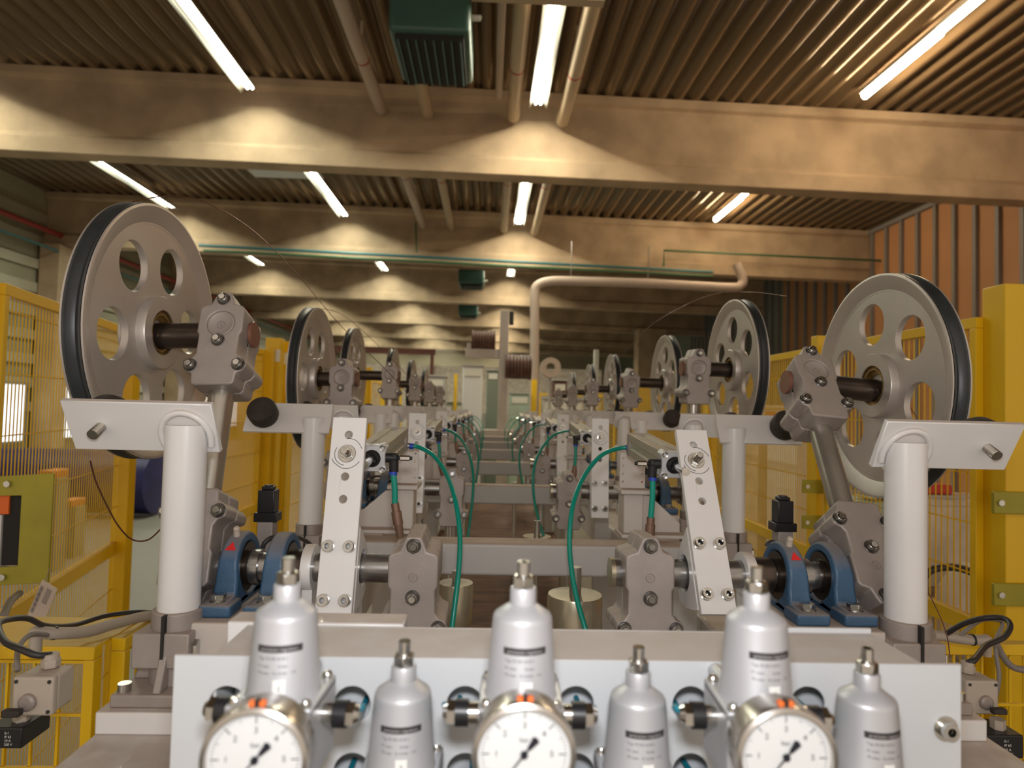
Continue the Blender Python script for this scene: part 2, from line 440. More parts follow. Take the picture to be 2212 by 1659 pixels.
# duct pipes under the ceiling
def pipe_thing(pts, r, m, label, cat='pipe', name='duct_pipe', group=None, smooth=0, seg=16, bands=()):
    o = MB().tube(pts, r, seg, smooth).build(name, m, origin=tuple(pts[0]))
    tag(o, label, cat, group)
    for yb in bands:
        p = Vector(pts[0])
        MB().cyl((p.x, yb, p.z), (p.x, yb+0.03, p.z), r+0.004, 20).build('clamp_band', M['redpipe'], o)
    return o
PX = [(-1.70, 4.30, .085), (-1.02, 4.28, .085), (0.24, 4.30, .095), (0.97, 4.27, .095)]
pn = ['pinkish duct pipe furthest left under the ceiling', 'tan duct pipe beside the green heater', 'tan duct pipe just left of the middle lamp', 'tan duct pipe just right of the middle lamp']
for (px_, pz, pr), lb in zip(PX, pn):
    for j, (ya, yb_) in enumerate(((7.6 if -1.3 < px_ < -.9 else 4.0, 9.40), (9.86, 15.45))):
        a = Vector((px_, ya, Z(pz)+rz(px_))); b = Vector((px_, yb_, Z(pz)+rz(px_)))
        pt = pipe_thing([a, b], pr, M['lagged'] if px_ < -1.5 else M['pipe'], lb + ('' if j == 0 else ', past the nearest beam'), group='duct pipes under the ceiling', bands=(8.0, 12.1)[j:j+1])
        MB().box2((px_-.012, (ya+yb_)/2+1.2, Z(pz)+rz(px_)+pr-.005), (px_+.012, (ya+yb_)/2+1.225, Z(ZR)+rz(px_)+.10)).build('hanger', M['pipe'], pt)
a = P(1000, 378, 10.2); b = P(1060, 480, 15.3)
pipe_thing([(0.02, 4, Z(4.5)), (0.02, 9.2, Z(4.5))], .05, M['lagged'], 'thin pinkish pipe close under the ceiling beside the heater')
# cable channel right at the top edge
o = MB().box2((0.0-.35, 6.30, Z(4.10)), (1.05, 6.42, Z(4.22))).build('cable_channel', M['pipe'], origin=(.3, 6.36, Z(4.1)))
tag(o, 'tan cross channel above the middle lamp at the top edge', 'channel')
# heaters
def heater(cx, y0, w, d, h, zt, label):
    t = thing('unit_heater', label, 'heater', (cx, y0, zt-h), 'green hanging unit heaters')
    MB().box2((cx-w/2, y0, zt-h), (cx+w/2, y0+d, zt)).build('casing', M['heater'], t, bevel=0.05, seg=3)
    g = MB().box2((cx-w*.42, y0+.05, zt-h-.05), (cx+w*.42, y0+d-.08, zt-h+.0)).build('outlet', M['blackmatt'], t)
    sl = MB()
    for i in range(8):
        xx = cx - w*.38 + i*w*.76/7
        sl.box2((xx-.008, y0+.06, zt-h-.075), (xx+.008, y0+d-.1, zt-h-.05))
    sl.build('louvre', M['heater'], g)
    for sx in (-1, 1):
        MB().box2((cx+sx*w*.32-.02, y0+d*.4, zt-.01), (cx+sx*w*.32+.02, y0+d*.4+.03, Z(ZR)+.02)).build('hanger', M['pipe'], t)
    MB().cyl((cx+w/2-.02, y0+.15, zt-.3), (cx+w/2+.1, y0+.15, zt-.3), .03, 10).build('valve', M['housing'], t)
    return t
heater(-0.70, 6.35, .82, 1.05, .55, Z(4.28), 'large dark green unit heater hanging beside the nearest beam')
heater(-0.62, 18.6, .75, .8, .42, Z(3.98), 'small dark green unit heater beyond the second beam')
heater(-0.92, 25.0, .75, .8, .42, Z(3.98), 'smallest dark green unit heater beyond the third beam')
# frame of tan pipe around the third lamp
pipe_thing([(-0.85, 18.3, Z(4.02)), (1.0, 18.3, Z(3.98)), (1.0, 18.3, Z(4.72))], .05, M['pipe'], 'short tan pipe frame under the third middle lamp', smooth=0)
# service pipes along the second beam and left wall
pipe_thing([P(430, 530, 15.2), P(1540, 588, 15.2)], .035, M['bluegreen'], 'blue green service pipe along the foot of the second beam', name='service_pipe')
pipe_thing([P(440, 541, 15.2), P(1540, 597, 15.2)], .03, M['greenpipe'], 'dark green service pipe just below the blue green one', name='service_pipe')
pipe_thing([P(1434, 575, 15.2), P(1434, 541, 15.2), P(1962, 566, 15.1), P(1962, 590, 15.1)], .025, M['greenpipe'], 'thin green pipe bracket line on the second beam at the right', name='service_pipe')
pipe_thing([(XL+0.4, 11, Z(3.80)), (XL+.4, 40, Z(3.80))], .06, M['redpipe'], 'red sprinkler pipe running along the left wall', name='service_pipe')
pipe_thing([(XL+0.5, 11, Z(3.38)), (XL+.5, 40, Z(3.38))], .03, M['bluegreen'], 'thin blue pipe under the red pipe on the left wall', name='service_pipe')
pipe_thing([P(898, 480, 15.2), P(900, 545, 15.2)], .02, M['greenpipe'], 'short green riser on the second beam', name='service_pipe')
# big lagged duct with a bend
pts = [Vector((P(1156, 900, 14.0).x, 14.0, 0)), P(1155, 700, 14.0), P(1155, 640, 14.0), P(1160, 618, 14.0), P(1185, 608, 14.0), P(1230, 607, 14.0), P(1400, 612, 14.0), P(1570, 621, 14.0), P(1600, 616, 14.0), P(1604, 600, 14.0), P(1590, 570, 14.0)]
o = MB().tube(pts, .10, 20, 6).build('lagged_duct', M['lagged'], origin=tuple(pts[0])); tag(o, 'wide tan duct rising and turning right under the third beam', 'duct')
for (a, b) in (((1233, 600), (1234, 560)), ((1400, 604), (1401, 570))):
    o2 = MB().cyl(P(*a, 14.0), P(*b, 14.0)+Vector((0,0,.4)), .012, 8).build('hanger', M['steel'], o)
# flat white panel hanging near the second left lamp
o = MB().box2((-4.95, 12.8, Z(4.64)), (-3.55, 13.4, Z(4.68))).build('white_panel', M['sheetwhite'], origin=(-4, 12.2, Z(4.54)))
tag(o, 'pale flat panel under the roof behind the left lamp', 'panel')

# ================================================================== YELLOW FENCES
FENCE = [None]
def fence(label, loc): FENCE[0] = thing('mesh_fence', label, 'fence', loc, 'yellow mesh fences'); return FENCE[0]
def fence_panel(p0, p1, z0, z1, label, rails=(), wire=.0032, dv=.030, dh=.15, bar=.032, name='fence_panel'):
    p0 = Vector((*p0, 0)); p1 = Vector((*p1, 0)); d = p1-p0; L = d.length; u = d.normalized()
    ang = math.atan2(u.y, u.x)
    m = T((p0.x, p0.y, z0)) @ Matrix.Rotation(ang, 4, 'Z')
    h = z1-z0
    t = FENCE[0]
    f = MB()
    f.box2((0, -.012, h-bar), (L, .012, h), m); f.box2((0, -.012, 0), (L, .012, bar), m)
    f.box2((0, -.012, bar), (bar*.8, .012, h-bar), m); f.box2((L-bar*.8, -.012, bar), (L, .012, h-bar), m)
    for r, hh in rails: f.box2((bar*.8, -.013, r-z0), (L-bar*.8, .013, r-z0+hh), m)
    t = f.build('fence_panel', M['yellow'], t, bevel=.002)
    w = MB(); n = int((L-2*bar*.8)/dv)
    for i in range(1, n+1):
        xx = bar*.8 + i*(L-2*bar*.8)/(n+1)
        w.box((xx, 0, h/2), (wire, wire, h-bar), m)
    n = int(h/dh)
    for i in range(1, n+1):
        w.box((L/2, -wire, i*dh), (L-bar, wire*1.2, wire*1.2), m)
    w.build('wire_mesh', M['yellow'], t)
    return t
def fence_post(x, y, z0, z1, w, label, plates=(), cat=None):
    if cat: t = thing('yellow_post', label, 'post', (x, y, z0), 'yellow posts'); MB().box2((x-w/2, y-w/2, z0), (x+w/2, y+w/2, z1)).build('upright', M['yellow'], t, bevel=.003)
    else: t = MB().box2((x-w/2, y-w/2, z0), (x+w/2, y+w/2, z1)).build('post', M['yellow'], FENCE[0], bevel=.003)
    for (za, zb, dx0, dx1) in plates:
        h = MB().box2((x+dx0, y-w/2-.012, za), (x+dx1, y-w/2-.001, zb)).build('hinge_plate', M['olive'], t, bevel=.002)
        sx = dx0 + .018 if abs(dx0) > abs(dx1) else dx1 - .018
        MB().cyl((x+sx, y-w/2-.018, (za+zb)/2), (x+sx, y-w/2-.011, (za+zb)/2), .009, 6).build('bolt', M['chrome'], h)
    return t
ZT = Z(.30)
# left side
fence('yellow mesh fence nearest on the left, behind the big left wheel', (-1.4, 2.2, 0))
LA = P(2, 617, 1.76); LB = P(287, 705, 2.80)
fence_panel((LA.x, LA.y), (LB.x-.03, LB.y), .08, ZT, 'yellow mesh fence panel nearest on the left, behind the big left wheel',
            rails=((Z(-.645), .05),), dh=.17, dv=.022, wire=.0027)
fence_post(LB.x, LB.y, 0, ZT+.02, .055, 'yellow square post at the far end of the nearest left panel')
fence_post(LA.x-.035, LA.y-.05, 0, Z(.375), .06, 'yellow square post at the left edge of the picture')
fence('yellow mesh fence seen between the left arm and the bumper bracket', (-1.3, 3.3, 0))
a = P(430, 800, 2.95); b = P(568, 760, 3.75)
fence_post(b.x+.03, b.y+.04, 0, ZT+.01, .05, '')
fence_panel((a.x, a.y), (b.x, b.y), .08, ZT, 'yellow mesh fence panel seen between the left arm and the bumper bracket', rails=((Z(-.62), .05),), dh=.17, dv=.019, wire=.0045)
for i, (px_, py_, w, lb) in enumerate(((595, 731, .085, 'thick yellow post left of the second left wheel'), (622, 738, .05, 'thin yellow post touching the thick one left of the second wheel'))):
    p = P(px_, py_, 3.85+.1*i); t = fence_post(p.x, p.y, 0, p.z, w, lb, cat=1)
    MB().box2((p.x-w/2-.002, p.y-w/2-.003, p.z-.14), (p.x+w/2+.002, p.y-w/2, p.z-.07)).build('sticker', M['sticker'], t)
    MB().box2((p.x-w*.9, p.y-w/2-.015, 0), (p.x+w*.3, p.y-w/2-.004, p.z-.32)).build('cover_plate', M['yellow'], t)
fence('yellow mesh fence running back behind the further left wheels', (-1.3, 6, 0))
fence_panel((-1.30, 4.3), (-1.30, 6.9), .08, ZT-.02, 'yellow mesh fence panel behind the second and third left wheels', dh=.2, dv=.03, wire=.005)
fence_post(-1.30, 6.98, 0, ZT+.1, .07, 'yellow post beyond the third left wheel')
fence_panel((-1.30, 7.1), (-1.30, 9.6), .08, ZT-.02, 'yellow mesh fence panel furthest on the left', dh=.2, dv=.05)
# right side
fence('long yellow mesh fence with wide post, along the whole right side', (1.42, 1.8, 0))
fence_post(1.475, 1.795, 0, Z(.385), .085, 'wide yellow post at the right edge of the picture',
           plates=((Z(-.255), Z(-.195), -.085, .04), (Z(-.505), Z(-.445), -.085, .04)))
fence_panel((1.42, 1.83), (1.42, 2.68), .08, ZT, 'yellow mesh fence panel nearest on the right, behind the big right wheel', rails=((Z(-.62), .05),), dh=.146, dv=.027)
fence_post(1.42, 2.74, 0, Z(.345), .055, 'yellow post behind the big right wheel', plates=((Z(-.325), Z(-.27), -.09, .0), (Z(-.475), Z(-.42), -.09, .0)))
fence_panel((1.42, 2.80), (1.42, 4.05), .08, ZT, 'yellow mesh fence panel between the two large right wheels', rails=((Z(-.62), .05),), dh=.15, dv=.022, wire=.0038)
fence_post(1.42, 4.12, 0, Z(.345), .055, 'yellow post right of the second right wheel')
fence_panel((1.42, 4.2), (1.42, 6.6), .08, ZT, 'yellow mesh fence panel behind the second right wheel', dh=.2, dv=.035, wire=.005)
fence_panel((1.42, 6.7), (1.42, 9.6), .08, ZT, 'yellow mesh fence panel furthest on the right', dh=.2, dv=.05)

# low yellow guards beside the table
fence('low yellow mesh guard at bottom left beside the table edge', (-.9, 1.1, .1))
a = P(-60, 1392, 1.10); b = P(214, 1392, 1.10); zt = b.z
fence_panel((a.x, 1.10), (b.x, 1.10), .1, zt, 'low yellow mesh guard facing the camera at bottom left', dh=.085, dv=.045, bar=.022, wire=.004)
c = P(332, 1338, 1.42)
fence_panel((b.x+.014, 1.13), (b.x+.03, 1.62), .1, zt, 'low yellow mesh guard running back beside the left table edge', dh=.085, dv=.045, bar=.022, wire=.004)
MB().box2((b.x-.30, 1.113, zt-.005), (b.x+.0, 1.235, zt-.001)).build('shelf', M['yellow'], FENCE[0])
fence('low yellow mesh guard facing the camera at bottom right', (.9, 1.25, .1))
a = P(2010, 1385, 1.25); b2 = P(2260, 1385, 1.25)
fence_panel((a.x, 1.25), (b2.x, 1.25), .1, a.z, 'low yellow mesh guard facing the camera at bottom right', dh=.1, dv=.03, bar=.022, wire=.004)

# olive latch bracket at the left edge, C shaped
a = P(0, 1020, 1.62); b = P(103, 1270, 1.62)
w = b.x-a.x; h = a.z-b.z
out = [(-.06, 0), (w, 0.012), (w, h), (-.06, h-.015), (-.06, h*.82-.01), (w*.42, h*.80), (w*.42, h*.18), (-.06, h*.16)]
t = thing('latch_bracket', 'olive yellow C shaped latch bracket at the left edge of the fence', 'bracket', (a.x, 1.62, b.z))
MB().prism(out, 0, .006, T((a.x, 1.62, b.z)) @ XZ).build('plate', M['olive'], t, bevel=.001)
for zz in (.09, .90): MB().cyl((a.x+.022, 1.612, b.z+h*zz), (a.x+.022, 1.6195, b.z+h*zz), .008, 6).build('bolt', M['chrome'], t)
MB().box2((a.x+.006, 1.632, b.z+h*.18), (a.x+w*.45, 1.66, b.z+h*.80)).build('lock_slot', M['blackmatt'], t)
MB().box2((a.x-.05, 1.628, b.z+h*.05), (a.x+.004, 1.66, b.z+h*.62)).build('lock_body', M['sheetwhite'], t)
MB().box2((a.x-.05, 1.627, b.z+h*.63), (a.x+.02, 1.66, b.z+h*.80)).build('lock_cap', M['orange'], t)
# paper tag
a = P(92, 1300, 1.58)
m = T(a) @ rot('Y', 20) @ rot('Z', -18)
t = thing('paper_tag', 'creased paper tag with barcode hanging below the latch bracket', 'tag', tuple(a))
MB().box((0, 0, 0), (.052, .001, .088), m).build('paper', M['tag'], t)
bc = MB()
for i in range(16): bc.box((-.017, -.0012, .03-i*.0042), (.009, .0006, .0024 if i % 3 else .0012), m)
for j in range(4):
    for i in range(9): bc.box((.000+j*.004, -.0012, .032-i*.004), (.0018, .0006, .0022), m)
bc.build('barcode', M['greyink'], t)
MB().tube([m @ Vector((-.015, 0, .044)), m @ Vector((-.03, .01, .07))], .001, 6, 0).build('tie', M['greycable'], t)

# ================================================================== THE WIRE LINE
NST = 6; DP = 0.9
Ys = .93; ZS = -.23
def place(proto, k, s, label, rx=None, dy=0.0):
    o = proto if k == 0 else copy_tree(proto)
    if k: o.location = o.location + Vector((0, DP*k, 0))
    if rx is not None: o.rotation_euler.x = rx
    if dy: o.location.y += dy
    o['label'] = label
    return o

CLAMP_R = [(.010, .055), (.0145, .045), (.018, .035), (.030, .0315), (.034, .027), (.034, -.012), (.0305, -.018), (.0305, -.048),
           (.036, -.056), (.0455, -.060), (.047, -.070), (.041, -.078), (.033, -.081), (.032, -.096), (.028, -.1)]
CLAMP_O = [(x, z) for x, z in CLAMP_R] + [(-x, z) for x, z in CLAMP_R[::-1]]
def clamp(t, m, dish=False):
    """cast shaft clamp: bore along X at the origin, tube socket towards -Z, front to -Y"""
    h = MB()
    h.prism(CLAMP_O, -.040, -.0012, m @ XZ, holes=[circle(0, .002, .0205, 32)] if dish else ())
    h.prism(CLAMP_O, .0012, .040, m @ XZ)
    inner = [(x*.97, z*.985) for x, z in CLAMP_O]
    h.prism(inner, -.003, .003, m @ XZ)
    if dish: h.lathe([(0, .0365), (.008, .0362), (.0165, .0378), (.0206, .0398), (.0206, .004), (0, .004)], (0, 0, .002), (0, -1, 0), 32, m)
    ho = h.build('clamp_housing', M['cast'], t, bevel=.0035, seg=3)
    ez = -.0365 if dish else -.0402
    em = MB().lathe([(.0052, 0), (.0064, 0), (.0060, .0012), (.0056, .0012)], (0, ez, 0), (0, -1, 0), 28, m, closed=True)
    em.box((-.0014, ez-.0003, 0), (.0009, .0008, .006), m).box((.0006, ez-.0003, .0022), (.0032, .0008, .0009), m)
    em.box((.0010, ez-.0003, -.0003), (.0030, .0008, .0009), m).box((.0016, ez-.0003, -.0018), (.0009, .0008, .0026), m)
    em.build('cast_emblem', M['cast'], ho)
    for (nx, nz) in ((0, .043), (0, -.027), (-.0355, -.068), (.0355, -.068)):
        n = MB().cyl((nx, -.0415, nz), (nx, -.0395, nz), .0100, 24, None, m)
        n.cyl((nx, -.0465, nz), (nx, -.0415, nz), .0094, 6, None, m)
        n.build('hex_nut', M['nutsteel'], ho, bevel=.0006, seg=1)
        n = MB().lathe([(.0068, 0), (.0068, .0012), (.0058, .0018), (.0045, .0008)], (nx, -.0465, nz), (0, -1, 0), 20, m)
        n.cyl((nx, -.0505, nz), (nx, -.046, nz), .0044, 16, .0036, m)
        n.build('bolt_end', M['chrome'], ho, angle=60)
    return ho
AL = .355          # arm length
def make_arm(s, AL=.355, rel=.485, hub=.605):
    x = X(s, rel); o = Vector((x, Ys, Z(ZS)))
    t = thing('swing_arm', 'x', 'arm', tuple(o), 'swing arms carrying the wheels')
    top = T(o + Vector((0, 0, AL)))
    clamp(t, top, True)
    MB().cyl(o+Vector((0,0,.08)), o+Vector((0,0,AL-.095)), .0185, 32).build('arm_tube', M['galv'], t)
    clamp(t, T(o) @ rot('Y', 180))
    a = o + Vector((0, 0, AL))
    ax = MB().cyl(a+Vector((-s*.030, 0, 0)), a+Vector((s*(hub-rel), 0, 0)), .0205, 32).build('axle', M['darksteel'], t)
    MB().cyl(a+Vector((-s*.0345, 0, 0)), a+Vector((-s*.040, 0, 0)), .0205, 32).build('axle_cap', M['browncap'], ax)
    return t
def make_wheel(s):
    c = Vector((X(s, .614 if s < 0 else .630), Ys, Z(ZS)+AL))
    t = thing('pulley_wheel', 'x', 'wheel', tuple(c), 'large pulley wheels')
    ax = Vector((-s, 0, 0))      # towards the middle of the line
    R = .199
    # rim: two flanges with a groove between, coned inner sides
    prof = [(.168, -.006), (.168, .006), (.171, .006), (.191, .0145), (.1955, .0155), (R, .0150), (R, .0125), (.188, .005), (.1865, .0), (.188, -.005), (R, -.0125), (R, -.0150), (.1955, -.0155), (.191, -.0145), (.171, -.006)]
    rim = MB().lathe(prof, c, ax, 96, closed=True).build('rim', M['wheel'], t, angle=18)
    prof = [(.1875, -.0055), (.192, -.0085), (R+.0006, -.0118), (R+.0006, -.0088), (.194, -.005), (.191, 0), (.194, .005), (R+.0006, .0088), (R+.0006, .0118), (.192, .0085), (.1875, .0055)]
    MB().lathe(prof, c, ax, 96, closed=True).build('groove_lining', M['rimdark'], rim)
    hs = [circle(.1150*math.cos(a), .1150*math.sin(a), .0375, 32) for a in [math.radians(30+60*i) for i in range(6)]]
    m = T(c) @ (YZ if True else YZ)
    w = MB().prism(circle(0, 0, .1695, 96), -.0055, .0055, m, holes=hs)
    w.build('web', M['wheel'], t, bevel=.0012, seg=1)
    hub = MB().lathe([(.035, -.022), (.056, -.022), (.058, -.018), (.058, .017), (.0565, .019), (.036, .019), (.036, .013), (.035, .013)], c, ax, 48, closed=True).build('hub', M['wheel'], t)
    MB().lathe([(.0208, .010), (.0275, .010), (.0275, .016), (.031, .016), (.031, .012), (.0350, .012), (.0350, .0175), (.0357, .0175), (.0357, .004), (.0208, .004)], c, ax, 40, closed=True).build('bearing', M['brass'], hub)
    return t
def make_shaft(s):
    t = thing('rocker_shaft', 'x', 'shaft', (X(s, .3), Ys, Z(ZS)), 'steel rocker shafts')
    z = Z(ZS)
    MB().cyl((X(s, .117 if s > 0 else .129), Ys, z), (X(s, .508 if s < 0 else .525), Ys, z), .0195, 40).build('shaft', M['steel'], t)
    if s > 0: MB().cyl((X(s, .113), Ys, z), (X(s, .119), Ys, z), .0205, 32).build('end_disc', M['weight'], t)
    MB().cyl((X(s, .320), Ys, z), (X(s, .345), Ys, z), .0245, 32).build('set_collar', M['darksteel'], t)
    MB().cyl((X(s, .378), Ys, z), (X(s, .400), Ys, z), .0235, 32).build('sleeve', M['steel'], t)
    r = MB().lathe([(.0197, 0), (.031, 0), (.0315, .001), (.0315, .013), (.031, .014), (.0197, .014)], (X(s, .303), Ys, z), (s, 0, 0), 40, closed=True)
    r.box((X(s, .310), Ys, z-.045), (.014, .03, .034)).build('lock_ring', M['white'], t)
    return t
def make_pillow(s, rel, mark):
    x = X(s, rel); z = Z(ZS)
    t = thing('pillow_block', 'x', 'bearing block', (x, Ys, z-.045), 'blue pillow blocks')
    out = [(-.088, -.045), (.088, -.045), (.088, -.029), (.052, -.026)]
    arc = [(.048*math.cos(a), .048*math.sin(a)) for a in [math.radians(-8+d) for d in range(0, 197, 14)]]
    out += arc + [(-.052, -.026), (-.088, -.029)]
    m = T((x-.021, Ys, z)) @ YZ
    b = MB().prism(out, .0045, .0375, m, holes=[circle(0, 0, .034, 40)])
    for v in b.bm.verts:
        v.co.x = x + (v.co.x-x)*(1 - .36*min(max((v.co.z-(z-.03))/.078, 0), 1))
    b.box((x, Ys-.068, z-.037), (.045, .042, .016)).box((x, Ys+.068, z-.037), (.045, .042, .016))
    b.build('housing', M['blue'], t, bevel=.004, seg=3)
    MB().lathe([(.0197, -.018), (.024, -.018), (.024, -.012), (.0335, -.012), (.0335, .012), (.024, .012), (.024, .018), (.0197, .018)], (x, Ys, z), (1, 0, 0), 36, closed=True).build('bearing_insert', M['darksteel'], t)
    for sy in (-1, 1):
        bo = MB().cyl((x, Ys+sy*.070, z-.029), (x, Ys+sy*.070, z-.0275), .0115, 24).cyl((x, Ys+sy*.070, z-.0275), (x, Ys+sy*.070, z-.019), .0098, 6)
        bo.build('hex_bolt', M['chrome'], t, bevel=.0006, seg=1)
    if mark:
        a = math.radians(118); rr = .0486
        def on(da, dx): return (x+dx, Ys+rr*math.cos(a+da), z+rr*math.sin(a+da))
        MB().raw([on(.42, -.0075), on(.42, .0075), on(.14, 0)], [(0, 1, 2)]).build('red_triangle', M['red'], t)
        g = Vector(on(-.16, 0)); n = (g-Vector((x, Ys, z))).normalized()
        MB().cyl(g-n*.002, g+n*.007, .0045, 12).sphere(g+n*.009, .0045, sub=2).build('grease_nipple', M['beige'], t)
    return t
def make_lever(s):
    x = X(s, .262 if s < 0 else .245); z = Z(ZS)
    t = thing('lever_bar', 'x', 'lever', (x, Ys, z), 'drilled lever bars')
    # bar in front of the shaft; local height from shaft
    zt = .205; w = .024
    hs = [circle(0, zt-d, .0055, 20) for d in (.025, .084, .115)]
    fy = Ys-.052
    MB().prism([(-w, zt-.272), (w, zt-.272), (w, zt), (-w, zt)], 0, .010, T((x, fy, z)) @ XZ, holes=hs).build('bar', M['white'], t, bevel=.0008, seg=1)
    for zz in (.178, .247):
        for sx in (-1, 1):
            c = Vector((x+sx*.0140, fy, z+zt-zz))
            b = MB().lathe([(.0040, -.0055), (.0040, -.0090), (.0068, -.0090), (.0074, -.0082), (.0074, -.001), (.0086, -.001), (.0086, 0), (0, 0), (0, -.0055)], c, (0, 1, 0), 24)
            b.build('socket_bolt', M['chrome'], t)
    # clamp block round the shaft
    out = [(.0, -.060), (.050, -.048), (.078, -.030), (.078, .018), (.045, .040), (.0, .055)]
    MB().prism([(a-.041, b) for a, b in out], -.022, .022+.002, T((x - s*.001, Ys, z)) @ (YZ if s < 0 else T((0,0,0)) @ YZ @ Matrix.Scale(-1, 4, (0, 0, 1))), holes=[circle(0, 0, .0255, 32)]).build('clamp_block', M['white'], t, bevel=.0012, seg=1)
    MB().lathe([(.0197, -.020), (.0255, -.020), (.0255, .020), (.0197, .020)], (x, Ys, z), (1, 0, 0), 32, closed=True).build('bush', M['black'], t)
    # stud holding the piston rod
    c = Vector((x, fy, z+zt-.052))
    st = MB().cyl(c+Vector((0, -.0015, 0)), c, .0125, 28).cyl(c+Vector((0, -.009, 0)), c+Vector((0, -.0015, 0)), .0090, 6)
    st.build('hex_nut', M['chrome'], t, bevel=.0006, seg=1)
    th = MB().lathe([(.0045 + (.0006 if i % 2 else 0), -.022+i*.0011) for i in range(14)], c, (0, 1, 0), 16)
    th.cyl(c+Vector((0, -.0218, 0)), c+Vector((0, -.010, 0)), .0044, 16).cyl(c+Vector((0, .009, 0)), c+Vector((0, .045, 0)), .0045, 16)
    th.build('threaded_stud', M['chrome'], t)
    mk = MB()
    random.seed(3+s)
    for r_, a0, a1 in ((.021, 200, 330), (.0215, 20, 95), (.017, 150, 260)):
        pts = []
        for i in range(10):
            a = math.radians(a0+(a1-a0)*i/9); rr = r_*(1+random.uniform(-.02, .02))
            pts.append((c.x+rr*math.cos(a), fy-.0003, c.z+rr*math.sin(a)))
        mk.tube(pts, .00035, 5, 0)
    mk.build('pen_marks', M['ink'], t)
    return t
def make_inner(s):
    x = X(s, .162); o = Vector((x, Ys, Z(ZS)))
    t = thing('weight_arm', 'x', 'clamp', tuple(o), 'cast clamps on the shaft ends')
    clamp(t, T(o))
    MB().cyl(o+Vector((0, 0, -.095)), o+Vector((0, 0, -.30)), .0185, 32).build('arm_tube', M['galv'], t)
    return t
def make_stand(s, far):
    x = -.385 if s < 0 else .553; y = 1.445 if far else .843; z = Z(0)
    t = thing('bumper_stand', 'x', 'bumper stand', (x, y, Z(-.390)), 'white bumper stands')
    MB().box2((x-.062, y-.062, Z(-.390)), (x+.062, y+.062, Z(-.364))).build('foot_plate', M['white'], t, bevel=.002)
    # cast foot
    b = MB().box2((x-.052, y-.052, Z(-.364)), (x+.052, y+.052, Z(-.349)))
    b.cyl((x, y, Z(-.350)), (x, y, Z(-.262)), .0305, 40)
    b.box2((x-.038, y-.036, Z(-.325)), (x+.030, y+.004, Z(-.283)))
    for a in (0, 90, 180, 270):
        mm = T((x, y, Z(-.349))) @ rot('Z', a)
        b.raw([(.028, -.005, 0), (.050, -.005, 0), (.028, -.005, .062), (.028, .005, 0), (.050, .005, 0), (.028, .005, .062)],
              [(0, 1, 2), (3, 5, 4), (0, 3, 4, 1), (1, 4, 5, 2), (0, 2, 5, 3)], mm)
    f = b.build('cast_foot', M['cast'], t, bevel=.002)
    MB().box2((x-.0035, y-.0372, Z(-.345)), (x+.0005, y-.0285, Z(-.262))).build('clamp_slit', M['blackmatt'], f)
    for sx, sy in ((-1, -1), (1, -1)):
        MB().cyl((x+sx*.041, y+sy*.041, Z(-.349)), (x+sx*.041, y+sy*.041, Z(-.339)), .0075, 20).build('socket_bolt', M['chrome'], f)
    MB().cyl((x+.024, y-.02, Z(-.304)), (x+.036, y-.02, Z(-.304)), .010, 6).build('clamp_nut', M['chrome'], f)
    top = .005
    MB().cyl((x, y, Z(-.262)), (x, y, Z(-.032)), .025, 40).build('post', M['white'], t)
    tilt = 30 if not far else -30
    # plate: near stands lean their foot away, far stands lean it towards the camera
    m = T((x, y, Z(-.034))) @ rot('X', tilt)
    x0, x1 = (-.147, .038) if s < 0 else (-.038, .147)
    p = MB().box2((x0, -.004, -.036), (x1, .004, .036), m)
    p.build('plate', M['white'], t, bevel=.0012, seg=1)
    wl = MB().tube([m @ Vector((.031*math.cos(a), .0 - (.006 if not far else -.006), -.012+.036*math.sin(a))) for a in [math.radians(180-d) for d in range(-20, 201, 20)]], .0042, 10, 3)
    wl.build('weld_bead', M['white'], t)
    bx = -.105 if s < 0 else .108
    sg = 1 if not far else -1
    bp = MB().lathe([(0, .004), (.028, .004), (.031, .012), (.0315, .034), (.029, .040), (0, .041)] if far else [(0, .004), (.031, .004), (.033, .012), (.030, .026), (.022, .036), (.010, .0405), (0, .041)],
                    m @ Vector((bx, 0, 0)), (m.to_3x3() @ Vector((0, sg, 0))), 36)
    bp.build('rubber_bumper', M['rubber'], t)
    pr = [(.0062+(.0006 if i % 2 else 0), .004+i*.0012) for i in range(18)]
    st = MB().lathe(pr+[(0, .004+17*.0012)], m @ Vector((bx, 0, 0)), (m.to_3x3() @ Vector((0, -sg, 0))), 18)
    st.build('threaded_stud', M['chrome'], t)
    return t
